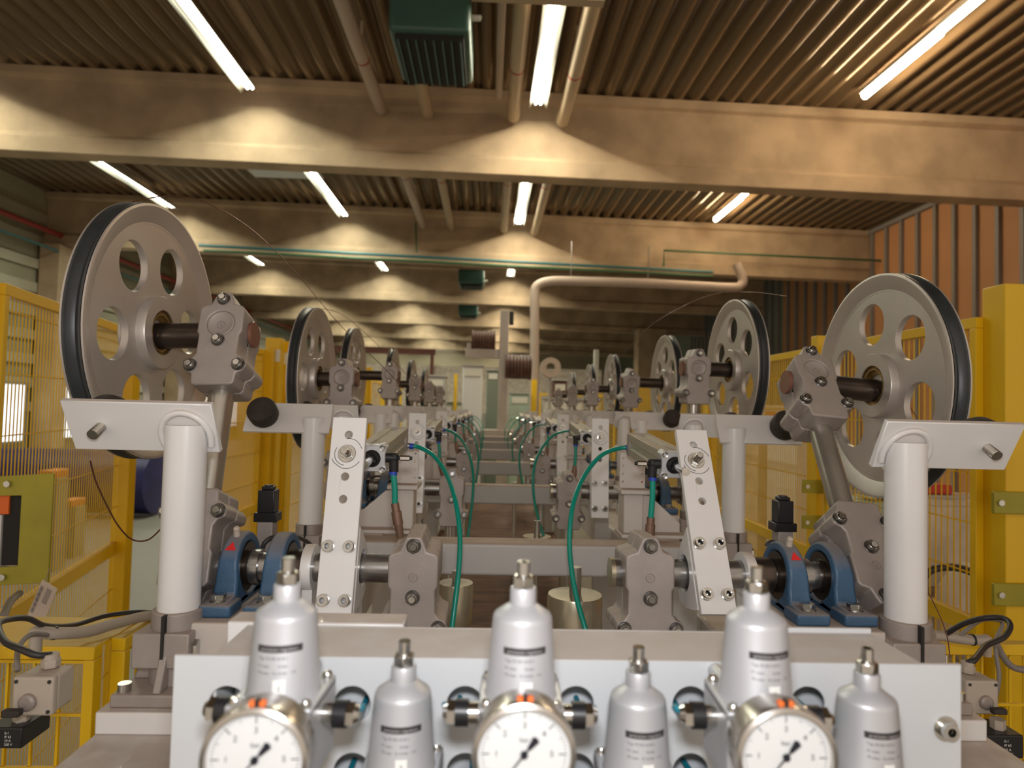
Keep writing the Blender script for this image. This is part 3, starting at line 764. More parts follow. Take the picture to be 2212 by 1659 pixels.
def make_cylinder(s):
    # air cylinder lying in the direction of the line
    x = X(s, .262 if s < 0 else .245) - s*.020
    a = Vector((x, 1.000, Z(-.082))); b = Vector((x - s*.004, 1.235, Z(-.062)))
    d = (b-a).normalized(); L = (b-a).length
    q = d.to_track_quat('Y', 'Z').to_matrix().to_4x4(); m = T(a) @ q
    t = thing('air_cylinder', 'x', 'cylinder', tuple(a), 'air cylinders')
    h = .021
    o = [(-h, -h), (-.006, -h), (-.006, -h+.003), (.006, -h+.003), (.006, -h), (h, -h), (h, -.006), (h-.003, -.006), (h-.003, .006), (h, .006),
         (h, h), (.006, h), (.006, h-.003), (-.006, h-.003), (-.006, h), (-h, h), (-h, .006), (-h+.003, .006), (-h+.003, -.006), (-h, -.006)]
    MB().prism(o, .022, L-.02, m @ XZ).build('profile_body', M['anod'], t, bevel=.001, seg=1)
    cap = MB().prism([(-.023, -.017), (-.017, -.023), (-.008, -.020), (.008, -.020), (.017, -.023), (.023, -.017), (.020, -.008), (.020, .008), (.023, .017), (.017, .023), (.008, .020), (-.008, .020), (-.017, .023), (-.023, .017), (-.020, .008), (-.020, -.008)], 0, .022, m @ XZ)
    cap = cap.build('end_cap', M['alu'], t, bevel=.001, seg=1)
    MB().box2((-.0215, L-.02, -.0215), (.0215, L, .0215), m).build('rear_cap', M['cast'], t, bevel=.002)
    for sx in (-1, 1):
        for sz in (-1, 1):
            MB().lathe([(.0025, .0), (.0025, -.002), (.0048, -.003), (.0048, .001)], m @ Vector((sx*.0165, -.001, sz*.0165)), d, 16).build('cap_screw', M['chrome'], cap)
    MB().lathe([(.0065, -.004), (.0095, -.006), (.012, -.004), (.0135, 0), (.0065, 0)], a, d, 28, closed=True).build('rod_seal', M['black'], cap)
    MB().cyl(m @ Vector((0, -.055, 0)), m @ Vector((0, 0, 0)), .006, 20).build('piston_rod', M['chrome'], t)
    # elbow fitting towards the middle of the line
    f = MB().cyl(m @ Vector((-s*.018, .011, 0)), m @ Vector((-s*.036, .011, 0)), .0075, 16).cyl(m @ Vector((-s*.032, .011, .006)), m @ Vector((-s*.032, .011, -.022)), .0072, 16)
    f.cyl(m @ Vector((-s*.034, .011, 0)), m @ Vector((-s*.060, .011, 0)), .0028, 12)
    f.build('elbow_fitting', M['black'], t)
    MB().cyl(m @ Vector((-s*.042, .011, 0)), m @ Vector((-s*.056, .011, 0)), .0042, 6).build('flow_screw', M['chrome'], t)
    return t
def make_short_hose(s):
    x = X(s, .262 if s < 0 else .245) - s*.052
    a = Vector((x, 1.008, Z(-.104)))
    t = thing('short_air_hose', 'x', 'hose', tuple(a), 'short green air hoses')
    if s < 0: e = a + Vector((.004, .0, -.046)); f = e + Vector((.010, 0, -.052))
    else: e = a + Vector((-.002, 0, -.060)); f = e + Vector((-.002, 0, -.045))
    MB().cyl(a+Vector((0,0,.002)), a+Vector((0,0,-.003)), .0062, 16).build('collar_ring', M['bluering'], t)
    MB().tube([a, a.lerp(e, .5)+Vector((.001, 0, 0)), e], .0046, 12, 4).build('hose', M['green'], t)
    MB().cyl(e, e.lerp(f, .3), .0062, 16).cyl(e.lerp(f, .25), e.lerp(f, .62), .0078, 12).cyl(e.lerp(f, .6), f, .0068, 12, .0055).build('connector', M['copper'], t)
    return t
def make_long_hose(s):
    if s < 0:
        pts = [(889, 964, 1.24), (905, 966, 1.24), (935, 983, 1.22), (962, 1020, 1.18), (982, 1075, 1.12), (993, 1150, 1.08), (991, 1230, 1.05), (977, 1350, 1.02), (968, 1420, 1.01)]
    else:
        pts = [(1356, 967, 1.24), (1335, 969, 1.24), (1300, 983, 1.22), (1266, 1022, 1.18), (1242, 1075, 1.13), (1232, 1130, 1.10), (1231, 1195, 1.08), (1242, 1275, 1.05), (1265, 1360, 1.02), (1285, 1420, 1.01)]
    pts = [P(*p) for p in pts]
    t = thing('long_air_hose', 'x', 'hose', tuple(pts[0]), 'long green air hoses')
    MB().tube(pts, .0042, 12, 8).build('hose', M['green'], t)
    d = (pts[0]-pts[1]).normalized()
    MB().cyl(pts[0]-d*.004, pts[0]+d*.004, .0056, 14).build('collar_ring', M['bluering'], t)
    MB().cyl(pts[0]+d*.003, pts[0]+d*.022, .0052, 12).cyl(pts[0]+d*.008, pts[0]+d*.014, .0075, 6).build('push_fitting', M['chrome'], t)
    return t
def make_bracket(s):
    # welded bracket carrying the air cylinder
    t = thing('cylinder_bracket', 'x', 'bracket', (X(s, .25), 1.33, Z(-.265)), 'welded cylinder brackets')
    xi, xo = .205, .335
    y0 = 1.290
    MB().box2((X(s, xi), y0, Z(-.253)), (X(s, xo), y0+.075, Z(-.245))).build('foot_plate', M['cream'], t, bevel=.002)
    MB().box2((X(s, xi+.005), y0+.01, Z(-.245)), (X(s, xi+.045), y0+.065, Z(-.165))).build('pillar', M['cream'], t, bevel=.003)
    m = T((XC, y0+.034, Z(-.245))) @ Matrix.Scale(s, 4, (1, 0, 0)) @ XZ
    MB().prism([(xi+.045, 0), (xo-.004, 0), (xo-.004, .018), (xi+.065, .072), (xi+.045, .076)], 0, .007, m).build('gusset', M['cream'], t)
    MB().box2((X(s, xi-.004), y0-.006, Z(-.165)), (X(s, xi+.056), y0+.075, Z(-.156))).build('top_plate', M['cream'], t, bevel=.0015)
    hs = [circle(xx, zz, .0022, 10) for xx in (xi+.006, xi+.046) for zz in (.012, .028, .044, .060)]
    m = T((XC, y0+.03, Z(-.156))) @ Matrix.Scale(s, 4, (1, 0, 0)) @ XZ
    MB().prism([(xi, 0), (xi+.052, 0), (xi+.052, .070), (xi, .076)], 0, .006, m, holes=hs).build('drilled_upright', M['cream'], t)
    return t
def make_sensor(s):
    p = P(578, 1130, 1.06) if s < 0 else P(1690, 1143, 1.06)
    x, y = p.x, p.y
    t = thing('valve_plug', 'x', 'valve', (x, y, Z(-.272)), 'black valve plugs')
    MB().box2((x-.012, y-.013, Z(-.272)), (x+.012, y+.013, Z(-.190))).build('valve_body', M['cast'], t, bevel=.001)
    MB().box2((x-.018, y-.014, Z(-.190)), (x+.018, y+.014, Z(-.176))).build('plug_base', M['black'], t, bevel=.001)
    MB().box2((x-.013, y-.013, Z(-.176)), (x+.013, y+.013, Z(-.140))).box2((x-.009, y-.009, Z(-.140)), (x+.009, y+.009, Z(-.134))).build('plug_housing', M['black'], t, bevel=.0015)
    MB().cyl((x, y, Z(-.134)), (x, y, Z(-.1325)), .007, 16).build('plug_screw', M['cable'], t)
    if s < 0:
        pts = [P(566, 1190, 1.03), P(572, 1172, 1.03), P(592, 1160, 1.04), P(630, 1157, 1.07), P(660, 1168, 1.12), P(680, 1185, 1.18)]
    else:
        pts = [P(1655, 1180, 1.04), P(1662, 1172, 1.04), P(1676, 1172, 1.05), P(1690, 1180, 1.10)]
    MB().tube(pts, .0035, 10, 6).build('plug_cable', M['cable'], t)
    return t

ang_arm = {-1: [19, 2, 5, 9, 6, 12], 1: [36, -2, -10, 6, 2, 8]}
ang_lev = {-1: [14, 8, 12, 6, 10, 8], 1: [29, 4, 8, 3, 10, 6]}
ang_in = {-1: [-3, 4, 2, -3, 3, 1], 1: [3, -3, 2, 4, -2, 1]}
for s in (-1, 1):
    sd = SIDE[s]
    wh = make_wheel(s)
    shaft = make_shaft(s); p1 = make_pillow(s, .366 if s > 0 else .348, s > 0); p2 = make_pillow(s, .430 if s > 0 else .408, s < 0)
    lev = make_lever(s); inn = make_inner(s); near = make_stand(s, False); far = make_stand(s, True)
    cyl = make_cylinder(s); sh = make_short_hose(s); lh = make_long_hose(s); br = make_bracket(s); se = make_sensor(s)
    for k in range(NST-1, -1, -1):
        w = where(s, k)
        th = math.radians(ang_arm[s][k]); al = AL; rel = .485; wdx = 0
        if s < 0 and k == 1: al = .300; rel = .475
        if s > 0: rel = .507 if k == 0 else .515
        if s < 0: wdx = (.010, .052, -.028, 0, 0, 0)[k]
        else: wdx = (.008, 0, .036, 0, .01, 0)[k]
        wx = (X(s, .614) if s < 0 else X(s, .630)) + wdx
        arm = make_arm(s, al, rel, s*(wx-XC)+.001)
        arm.location.y += DP*k; arm.rotation_euler.x = -th
        arm['label'] = 'grey cast swing arm leaning back, holding the wheel %s' % w
        if s > 0 and k == 0:
            arm.rotation_euler.y = math.radians(4); arm.location.x -= .026
        if s < 0 and k == 0: arm.rotation_euler.y = math.radians(-2.4); arm.location.x += .018
        o = place(wh, k, s, 'big aluminium pulley wheel with six round holes, %s' % w)
        o.location = (wx, Ys+DP*k+al*math.sin(th), Z(ZS)+al*math.cos(th))
        o.rotation_euler.x = math.radians(7*k*s + (37 if s < 0 else -12))
        place(shaft, k, s, 'steel shaft through two blue bearing blocks, %s' % w)
        place(p1 if s > 0 else p2, k, s, 'blue bearing block with red triangle, %s' % w)
        place(p2 if s > 0 else p1, k, s, 'blue bearing block without red triangle, %s' % w)
        place(lev, k, s, 'upright white drilled flat lever bar with four bolts, %s' % w, -math.radians(ang_lev[s][k]))
        place(inn, k, s, 'cast grey clamp with hex nuts on the inner shaft end, %s' % w, -math.radians(ang_in[s][k]))
        place(near, k, s, 'white post with slanted plate and stud facing the camera, %s' % w)
        place(far, k, s, 'white post with plate and black bumper facing the camera, %s' % w)
        place(cyl, k, s, 'air cylinder pointing down the line behind its lever bar, %s' % w)
        place(sh, k, s, 'short green hose hanging from the cylinder elbow, %s' % w)
        place(lh, k, s, 'long green air hose arching down to the middle, %s' % w)
        place(br, k, s, 'cream welded bracket with gusset under the cylinder, %s' % w)
        place(se, k, s, 'black valve plug with cable behind the bearing blocks, %s' % w)

# frame of the line
YE = .93+DP*NST
FR = thing('wire_line_machine', 'long grey and white machine frame carrying all wheel stations', 'machine frame', (XC, .42, 0))
for s in (-1, 1):
    a = X(s, .350); b = -.450 if s < 0 else .628
    o = MB().box2((a, .42, Z(-.51)), (b, YE, Z(-.390))).build('side_rail', M['white'], FR, bevel=.006)
    o['label'] = 'dusty white %s rail' % SIDE[s]
    for k in range(NST):
        o = MB().box2((X(s, .335), .825+DP*k, Z(-.390)), (X(s, .452), 1.055+DP*k, Z(ZS-.045))).build('bearing_pedestal', M['cream'], FR, bevel=.003)
    for k in range(4):
        o = MB().box2((X(s, .40), .6+k*1.9, 0), (X(s, .49), .7+k*1.9, Z(-.51))).build('leg', M['grey'], FR, bevel=.004)
for k in range(NST):
    y = 1.215 + DP*k
    o = MB().box2((X(-1, .349), y, Z(-.312)), (X(1, .349), y+.062, Z(-.252))).build('cross_beam', M['grey'], FR, bevel=.006, seg=3)
    for s in (-1, 1):
        MB().box2((X(s, .29), y+.004, Z(-.74)), (X(s, .335), y+.05, Z(-.311))).build('strut', M['grey'], o)
o = MB().box2((X(-1, .345), .60, Z(-.76)), (X(1, .345), YE, Z(-.745))).build('dust_tray', M['pan'], FR)
o['label'] = 'brown dusty tray below the cross beams'

# counterweights hanging between the beams
for i, (px_, py0, py1, w, Y, rodup, lb) in enumerate((
        (985, 1258, 1345, 74, 1.12, False, 'shiny cylindrical weight beside the left cast clamp, nearest'),
        (1242, 1283, 1400, 118, 1.10, True, 'shiny cylindrical weight below the nearest cross beam, right of centre'),
        (1160, 1158, 1200, 62, 1.90, True, 'small shiny cylindrical weight behind the nearest cross beam'),
        (972, 1168, 1200, 40, 1.80, True, 'narrow shiny weight under the second left cast clamp'),
        (1112, 1052, 1085, 40, 2.75, False, 'tiny shiny weight resting near the third cross beam'))):
    a = P(px_, py0, Y); b = P(px_, py1, Y); r = w/2/FPX*Y
    t = thing('counterweight', lb, 'weight', (a.x, a.y, b.z), 'cylindrical counterweights')
    MB().lathe([(0, 0), (r*.97, 0), (r, .003), (r, a.z-b.z-.003), (r*.97, a.z-b.z), (0, a.z-b.z)], (a.x, a.y, b.z), (0, 0, 1), 40).build('weight', M['weight'], t)
    MB().cyl((a.x, a.y, a.z-.002), (a.x, a.y, a.z+(.045 if rodup else .02)), r*.22, 20).build('hanging_rod', M['galv'], t)
    MB().cyl((a.x, a.y, Z(-.745)), (a.x, a.y, b.z+.002), .008, 12).build('guide_rod', M['galv'], t)

# far end of the line: tower with wire spools, machine blocks, posts
def spool_thing(c, r, w, label):
    t = thing('wire_spool', label, 'spool', tuple(c), 'dark brown wire spools')
    pr = [(r, 0), (r, .02)]
    n = 7
    for i in range(n):
        pr += [(r*.93, .02+(w-.04)*(i+.1)/n), (r*.93, .02+(w-.04)*(i+.8)/n), (r*.86, .02+(w-.04)*(i+.9)/n)]
    pr += [(r, w-.02), (r, w)]
    MB().lathe([(0, 0)]+pr+[(0, w)], c, (1, 0, 0), 32).build('winding', M['spool'], t)
    return t
tw = P(1084, 960, 7.4)
t = thing('wire_tower', 'tall cream frame column at the far end of the line', 'tower', (tw.x, tw.y, 0))
MB().box2((tw.x-.055, 7.4, 0), (tw.x+.045, 7.52, P(1084, 670, 7.4).z)).build('mast', M['cream'], t, bevel=.004)
MB().box2((P(1005, 770, 7.4).x, 7.42, P(1010, 772, 7.4).z), (tw.x-.055, 7.50, P(1010, 752, 7.4).z)).build('cross_arm', M['cream'], t, bevel=.004)
MB().box2((P(1008, 770, 7.4).x, 7.42, P(1010, 752, 7.4).z), (P(1017, 770, 7.4).x, 7.50, P(1010, 740, 7.4).z)).build('end_stop', M['cream'], t)
MB().box2((tw.x-.25, 7.35, Z(-.45)), (tw.x+.35, 7.6, Z(-.25))).build('foot_beam', M['cream'], t, bevel=.004)
MB().box2((tw.x+.05, 7.42, P(1090, 700, 7.4).z), (tw.x+.10, 7.48, P(1090, 672, 7.4).z)).build('switch', M['black'], t)
c = P(1019, 735, 7.38); spool_thing(Vector((c.x, 7.46, P(1019, 733, 7.4).z)), .115, .27, 'dark spool above the cross arm of the tower')
c = P(1092, 790, 7.3); spool_thing(Vector((c.x, 7.46, c.z)), .15, .30, 'dark spool right of the tower column')
o = MB().lathe([(.06, 0), (.13, 0), (.13, .12), (.06, .12)], P(1188, 795, 8.4), (0, -1, 0), 32, closed=True).build('pipe_flange', M['lagged'], origin=tuple(P(1188, 795, 8.4)))
MB().cyl((o.location.x, 8.36, 0), (o.location.x, 8.36, o.location.z-.10), .02, 10).build('stand', M['grey'], o)
tag(o, 'round hollow flange end seen beyond the line, right of the tower', 'flange')
random.seed(11)
blocks = [  # px0, px1, py0, py1, Y, mat, name, label, cat
    (1000, 1040, 790, 905, 9.0, 'sheetwhite', 'machine_cabinet', 'narrow white machine cabinet left of the tower', 'cabinet'),
    (905, 960, 812, 905, 9.5, 'grey', 'machine_cabinet', 'wide grey machine cabinet left of the tower', 'cabinet'),
    (1052, 1076, 800, 905, 10.5, 'wallg', 'machine_cabinet', 'grey green cabinet just left of the tower column', 'cabinet'),
    (1102, 1142, 850, 925, 9.6, 'mint', 'machine_cabinet', 'pale green cabinet right of the tower', 'cabinet'),
    (1175, 1260, 862, 905, 9.2, 'cream', 'machine_cabinet', 'low cream machine housing right of the tower', 'cabinet'),
    (1195, 1225, 822, 862, 9.2, 'spool', 'spool_stack', 'small dark spool pile on the low cream housing', 'spool'),
    (960, 1000, 870, 925, 10.0, 'mint', 'machine_cabinet', 'pale green low cabinet left of the tower', 'cabinet'),
    (918, 950, 850, 868, 8.6, 'tarp', 'covered_motor', 'dark blue motor cover left of the tower', 'motor'),
]
for (a0, a1, b0, b1, Y, mt, nm, lb, ct) in blocks:
    p0 = P(a0, b0, Y); p1_ = P(a1, b1, Y)
    t = thing(nm, lb, ct, ((p0.x+p1_.x)/2, Y, 0 if nm != 'spool_stack' else p1_.z))
    zb = 0 if nm != 'spool_stack' else p1_.z
    MB().box2((p0.x, Y, zb), (p1_.x, Y+.5, p0.z)).build('body', M[mt], t, bevel=.02, seg=3)
    MB().box2((p0.x+.03, Y-.01, p0.z-.14), (p1_.x-.03, Y+.0, p0.z-.05)).build('front_panel', M['housing'], t)
    MB().box2((p0.x-.01, Y-.02, p0.z), (p1_.x+.01, Y+.5, p0.z+.02)).build('top_cover', M['grey'], t)
for (px_, top, w, lb) in ((985, 808, .05, 'slim yellow post left of the tower, far away'), (1154, 820, .08, 'thick yellow post below the bent duct'), (1216, 842, .05, 'short yellow post right of the bent duct'), (830, 800, .08, 'yellow post between the second and third left wheels')):
    p = P(px_, top, 9.9 if px_ != 830 else 10.5); fence_post(p.x, p.y, 0, p.z, w, lb, cat=1)
fence('yellow mesh fence crossing behind the line, right of the tower', (1.5, 10.4, .1))
fence_panel((P(1165, 850, 10.4).x, 10.4), (P(1330, 850, 10.4).x, 10.4), .08, P(1200, 850, 10.4).z, 'yellow mesh fence crossing behind the line, right of the tower', dv=.06, dh=.2)
o = MB().box2((P(960, 880, 11).x, 11, 0), (P(1130, 880, 11).x, 11.1, Z(-.1))).build('work_bench', M['cream'], origin=(0, 11, 0)); tag(o, 'pale bench front closing the far end of the line', 'bench')
# pale column far right behind
o = MB().box2((P(1285, 745, 20).x, 20, 0), (P(1294, 745, 20).x, 20.2, P(1285, 755, 20).z)).build('steel_column', M['housing'], origin=(3.3, 20, 0)); tag(o, 'slim pale steel column far behind on the right', 'column')
o = MB().box2((P(1380, 700, 26).x, 26, 0), (P(1440, 700, 26).x, 26.8, P(1380, 710, 26).z)).build('concrete_column', M['concrete'], origin=(6.5, 26, 0)); tag(o, 'wide concrete column far behind the second right wheel', 'column')
# dark red gantry rail far behind, left
o = MB().box2((P(715, 757, 24).x, 24, P(715, 757, 24).z-.05), (P(940, 762, 24).x, 24.2, P(715, 757, 24).z+.16)).build('crane_rail', M['dkred'], origin=(-3, 24, Z(2))); [MB().box2((P(q, 757, 24).x, 24.02, 0), (P(q, 757, 24).x+.12, 24.14, P(715, 757, 24).z-.04)).build('leg', M['dkred'], o) for q in (718, 930)]
tag(o, 'long dark red rail far behind the left wheels', 'rail')
o = MB().box2((P(700, 800, 24.3).x, 24.3, 0), (P(1300, 800, 24.3).x, 24.6, P(950, 790, 24.3).z)).build('storage_rack', M['sack'], origin=(-1, 24.3, Z(-1.4))); tag(o, 'pale cream storage front across the far background', 'storage')

# blue roll on the floor at left, goods behind the right fence
o = MB().lathe([(0, 0), (.40, 0), (.42, .05), (.40, 1.2), (.42, 2.4), (.42, 4.0), (0, 4.05)], (-8.4, 8.9, .44), (1, 0, 0), 36).build('plastic_roll', M['tarp'], origin=(-6.4, 8.9, 0)); tag(o, 'long dark blue plastic covered roll lying on the floor at left', 'roll')
def crate(a, b, Y, d, m, label, name='storage_crate', cat='crate', group='goods behind the right fence'):
    p0 = P(*a, Y); p1_ = P(*b, Y)
    t = thing(name, label, cat, ((p0.x+p1_.x)/2, Y, p1_.z), group)
    MB().box2((p0.x, Y, p1_.z), (p1_.x, Y+d, p0.z)).build('body', M[m], t, bevel=.01, seg=2)
    MB().box2((p0.x-.008, Y-.008, p0.z-.03), (p1_.x+.008, Y+d, p0.z)).build('rim', M[m], t, bevel=.003)
    return t
gt = P(2000, 1085, 2.9)
t = thing('work_table', 'grey topped work table behind the right fence', 'table', (2.35, 3.1, 0))
MB().box2((1.62, 2.78, Z(-.80)), (3.3, 3.6, Z(-.765))).build('table_top', M['cream'], t, bevel=.003)
for lx in (1.68, 3.22):
    for ly in (2.84, 3.52): MB().box2((lx-.03, ly-.03, 0), (lx+.03, ly+.03, Z(-.80))).build('leg', M['grey'], t)
tz = Z(-.765)
def good(x0, x1, y0, y1, h, m, label, name, cat, bev=.01):
    t = thing(name, label, cat, ((x0+x1)/2, (y0+y1)/2, tz), 'goods on the table behind the right fence')
    MB().box2((x0, y0, tz), (x1, y1, tz+h)).build('body', M[m], t, bevel=bev, seg=3)
    MB().box2((x0-.006, y0-.006, tz+h-.03), (x1+.006, y1+.006, tz+h-.004)).build('rim', M[m], t, bevel=.003)
    return t
good(1.72, 1.95, 2.95, 3.2, .38, 'mint', 'pale green bin behind the right fence wires', 'plastic_bin', 'bin')
good(2.0, 2.22, 2.9, 3.2, .40, 'sack', 'cream upright carton behind the right fence', 'carton', 'carton')
good(2.27, 2.6, 2.9, 3.2, .36, 'sack', 'wide cream carton at the far right behind the fence', 'carton', 'carton')
good(1.66, 1.90, 2.80, 2.93, .22, 'orangebox', 'orange crate low behind the right fence', 'storage_crate', 'crate')
o = MB().box2((1.75, 2.93, Z(-.365)), (3.0, 3.06, Z(-.350))).build('shelf_board', M['grey'], origin=(2.3, 3.1, Z(-.345)))
tag(o, 'thin grey shelf board lying across the cartons behind the right fence', 'board')
o.location.z += .0
o = MB().box2((2.02, 2.95, Z(-.350)), (2.16, 3.05, Z(-.305))).build('red_block', M['redbox'], origin=(2.1, 3, Z(-.325)), bevel=.008); tag(o, 'small red box on the shelf board behind the right fence', 'box')
sk = MB().sphere((2.02, 2.62, Z(-.80)), .19, (.9, .6, 1.15)); sb = sk.bm
random.seed(5)
for v in sb.verts: v.co += v.normal*random.uniform(-.008, .008)
o = sk.build('plastic_sack', M['sack'], origin=(2.02, 2.62, Z(-1.05)), angle=80); tag(o, 'bulging cream plastic sack low behind the right fence', 'sack')
pts = [P(1990, 1300, 2.35), P(2000, 1240, 2.35), P(2050, 1225, 2.36), P(2105, 1240, 2.4), P(2140, 1280, 2.4)]
o = MB().tube(pts, .014, 10, 6).build('dark_hose', M['cable'], origin=tuple(pts[0])); tag(o, 'dark hose curling over the cream sack behind the right fence', 'hose')
for i, (px_, py_, w_, h_, Yb, zlab, m_) in enumerate(((1640, 960, 70, 170, 5.2, 'tall cream carton stack behind the far right fence', 'sack'), (1722, 975, 38, 130, 4.6, 'pale carton behind the far right fence near the yellow post', 'sheetwhite'))):
    a = P(px_, py_-h_/2, Yb); b = P(px_+w_, py_+h_/2, Yb)
    t = thing('carton', zlab, 'carton', ((a.x+b.x)/2, Yb, 0))
    MB().box2((a.x, Yb, 0), (b.x, Yb+.5, a.z)).build('body', M[m_], t, bevel=.01)
    MB().box2((a.x+.05, Yb-.004, a.z-.15), (a.x+.14, Yb-.001, a.z-.05)).build('red_label', M['redbox'], t)
for i, (px_, py_) in enumerate(((110, 1022), (150, 1085), (95, 1110))):
    p = P(px_, py_, 6.0+.5*i)
    t = thing('orange_case', ['small orange case behind the left fence, near the latch bracket', 'orange case behind the left fence, low in the middle', 'orange case behind the left fence, furthest left'][i], 'case', (p.x, p.y, 0), 'orange cases behind the left fence')
    MB().box2((p.x-.10, p.y-.05, 0), (p.x+.1, p.y+.1, p.z-.04)).build('stand', M['walll'], t)
    MB().box2((p.x-.06, p.y-.08, p.z-.04), (p.x+.07, p.y+.15, p.z+.03)).build('case', M['orangebox'], t, bevel=.01)

# thin copper coloured process wires
def wire(pts, r, label, g='thin wires running over the wheels'):
    o = MB().tube(pts, r, 6, 8).build('process_wire', M['wire'], origin=tuple(pts[0])); tag(o, label, 'wire', g); return o
wire([P(285, 436, 1.06), P(370, 423, 1.10), P(450, 440, 1.16), P(545, 497, 1.27), P(640, 590, 1.42), P(735, 702, 1.6), P(835, 800, 1.8), P(880, 850, 1.9)], .0009, 'thin brown wire arching from the top of the nearest left wheel')
wire([P(690, 666, 1.98), P(740, 680, 2.1), P(800, 730, 2.4), P(870, 800, 2.8), P(905, 838, 3.0)], .0009, 'thin brown wire leaving the second left wheel')
wire([P(1560, 632, 2.0), P(1500, 650, 2.2), P(1410, 700, 2.6), P(1350, 760, 2.9), P(1310, 820, 3.2)], .0010, 'thin brown wire leaving the second right wheel')
wire([P(1700, 640, 1.5), P(1640, 632, 1.7), P(1600, 631, 1.9)], .0008, 'thin brown wire above the second right wheel')
pts = [P(195, 996, .90), P(207, 1040, .92), P(230, 1090, .94), P(255, 1135, .96), P(285, 1165, .98), P(320, 1166, 1.0), P(350, 1140, 1.02)]
wire(pts, .0012, 'twisted brown wire looping below the left slanted plate')
wire([P(1960, 870, 1.3), P(1990, 920, 1.28), P(1998, 960, 1.27)], .001, 'thin brown wire showing in a hole of the right wheel')
wire([P(2003, 1275, .95), P(2030, 1330, .93), P(2046, 1375, .92), P(2052, 1420, .91)], .0008, 'thin brown wire hanging beside the right white post')

# ================================================================== CONTROL BOX IN FRONT
YP = .500
def zpx(py, Y): return P(1058, py, Y).z
x0 = P(376, 1420, YP).x; x1 = P(2077, 1433, YP).x
ztop = P(1225, 1425, YP).z
zbot = ztop - .185
t = thing('control_box', 'white front panel box carrying six regulators', 'control box', ((x0+x1)/2, YP, zbot))
holes = []
RT = [-.1335, .0205, .1705]; RB = [-.0600, .1035, .2620]
YT, YB = .425, .452
hh = []
for px_ in (490, 760, 1004, 1244, 1492, 1745):
    for py_ in (1523, 1668):
        p = P(px_, py_, YP); hh.append((p.x, p.z))
hl = [circle(h[0], h[1], .0138, 32) for h in hh]
HOLES = hh
MB().prism([(x0, zbot), (x1, zbot), (x1, ztop), (x0, ztop)], 0, .003, T((0, YP, 0)) @ XZ, holes=hl).build('front_panel', M['panelwhite'], t, bevel=.0006, seg=1)
xa = P(461, 1413, YP).x; xb = P(1995, 1430, YP).x; yb = YP*1.135
b = MB()
b.box2((xa, YP+.0032, ztop-.003), (xb, yb, ztop-.0005)); b.box2((xa, YP+.0032, zbot+.01), (xa+.002, yb, ztop-.003)); b.box2((xb-.002, YP+.0032, zbot+.01), (xb, yb, ztop-.003))
b.box2((xa, yb, zbot+.01), (xb, yb+.002, ztop-.0003))
b.box2((P(1600, 1360, yb).x, yb+.0021, ztop-.012), (xb, yb+.005, ztop+.0035)); b.box2((xa, YP+.0032, zbot+.008), (xb, yb, zbot+.01))
b.build('box_shell', M['panelwhite'], t)
MB().box2((xa+.004, YP+.036, zbot+.012), (xb-.004, YP+.038, ztop-.006)).build('inner_plate', M['panelwhite'], t)
sc = P(2046, 1576, YP-.002)
w_ = MB().cyl((sc.x, YP-.0012, sc.z), (sc.x, YP, sc.z), .0095, 32).lathe([(.003, .002), (.0034, .0065), (.0060, .0065), (.0064, .0055), (.0064, 0), (0, 0), (0, .002)], (sc.x, YP-.0012, sc.z), (0, -1, 0), 24)
w_.build('socket_bolt', M['chrome'], t)
o = MB().box2((P(490, 1350, .60).x, .60, P(490, 1352, .60).z-.02), (P(872, 1350, .60).x, .63, P(490, 1352, .60).z+.004)).build('cover_strip', M['white'], origin=(0, .6, ztop), bevel=.002)
tag(o, 'raised white strip just behind the control box, left half', 'strip')
for s in (-1, 1):
    o = MB().box2((X(s, .281), .40, Z(-.40)), (X(s, .349), .62, Z(-.385))).build('box_bracket', M['white'], origin=(X(s, .3), .5, Z(-.4)), bevel=.002)
    tag(o, 'white bracket tying the control box to the %s rail' % SIDE[s], 'bracket')

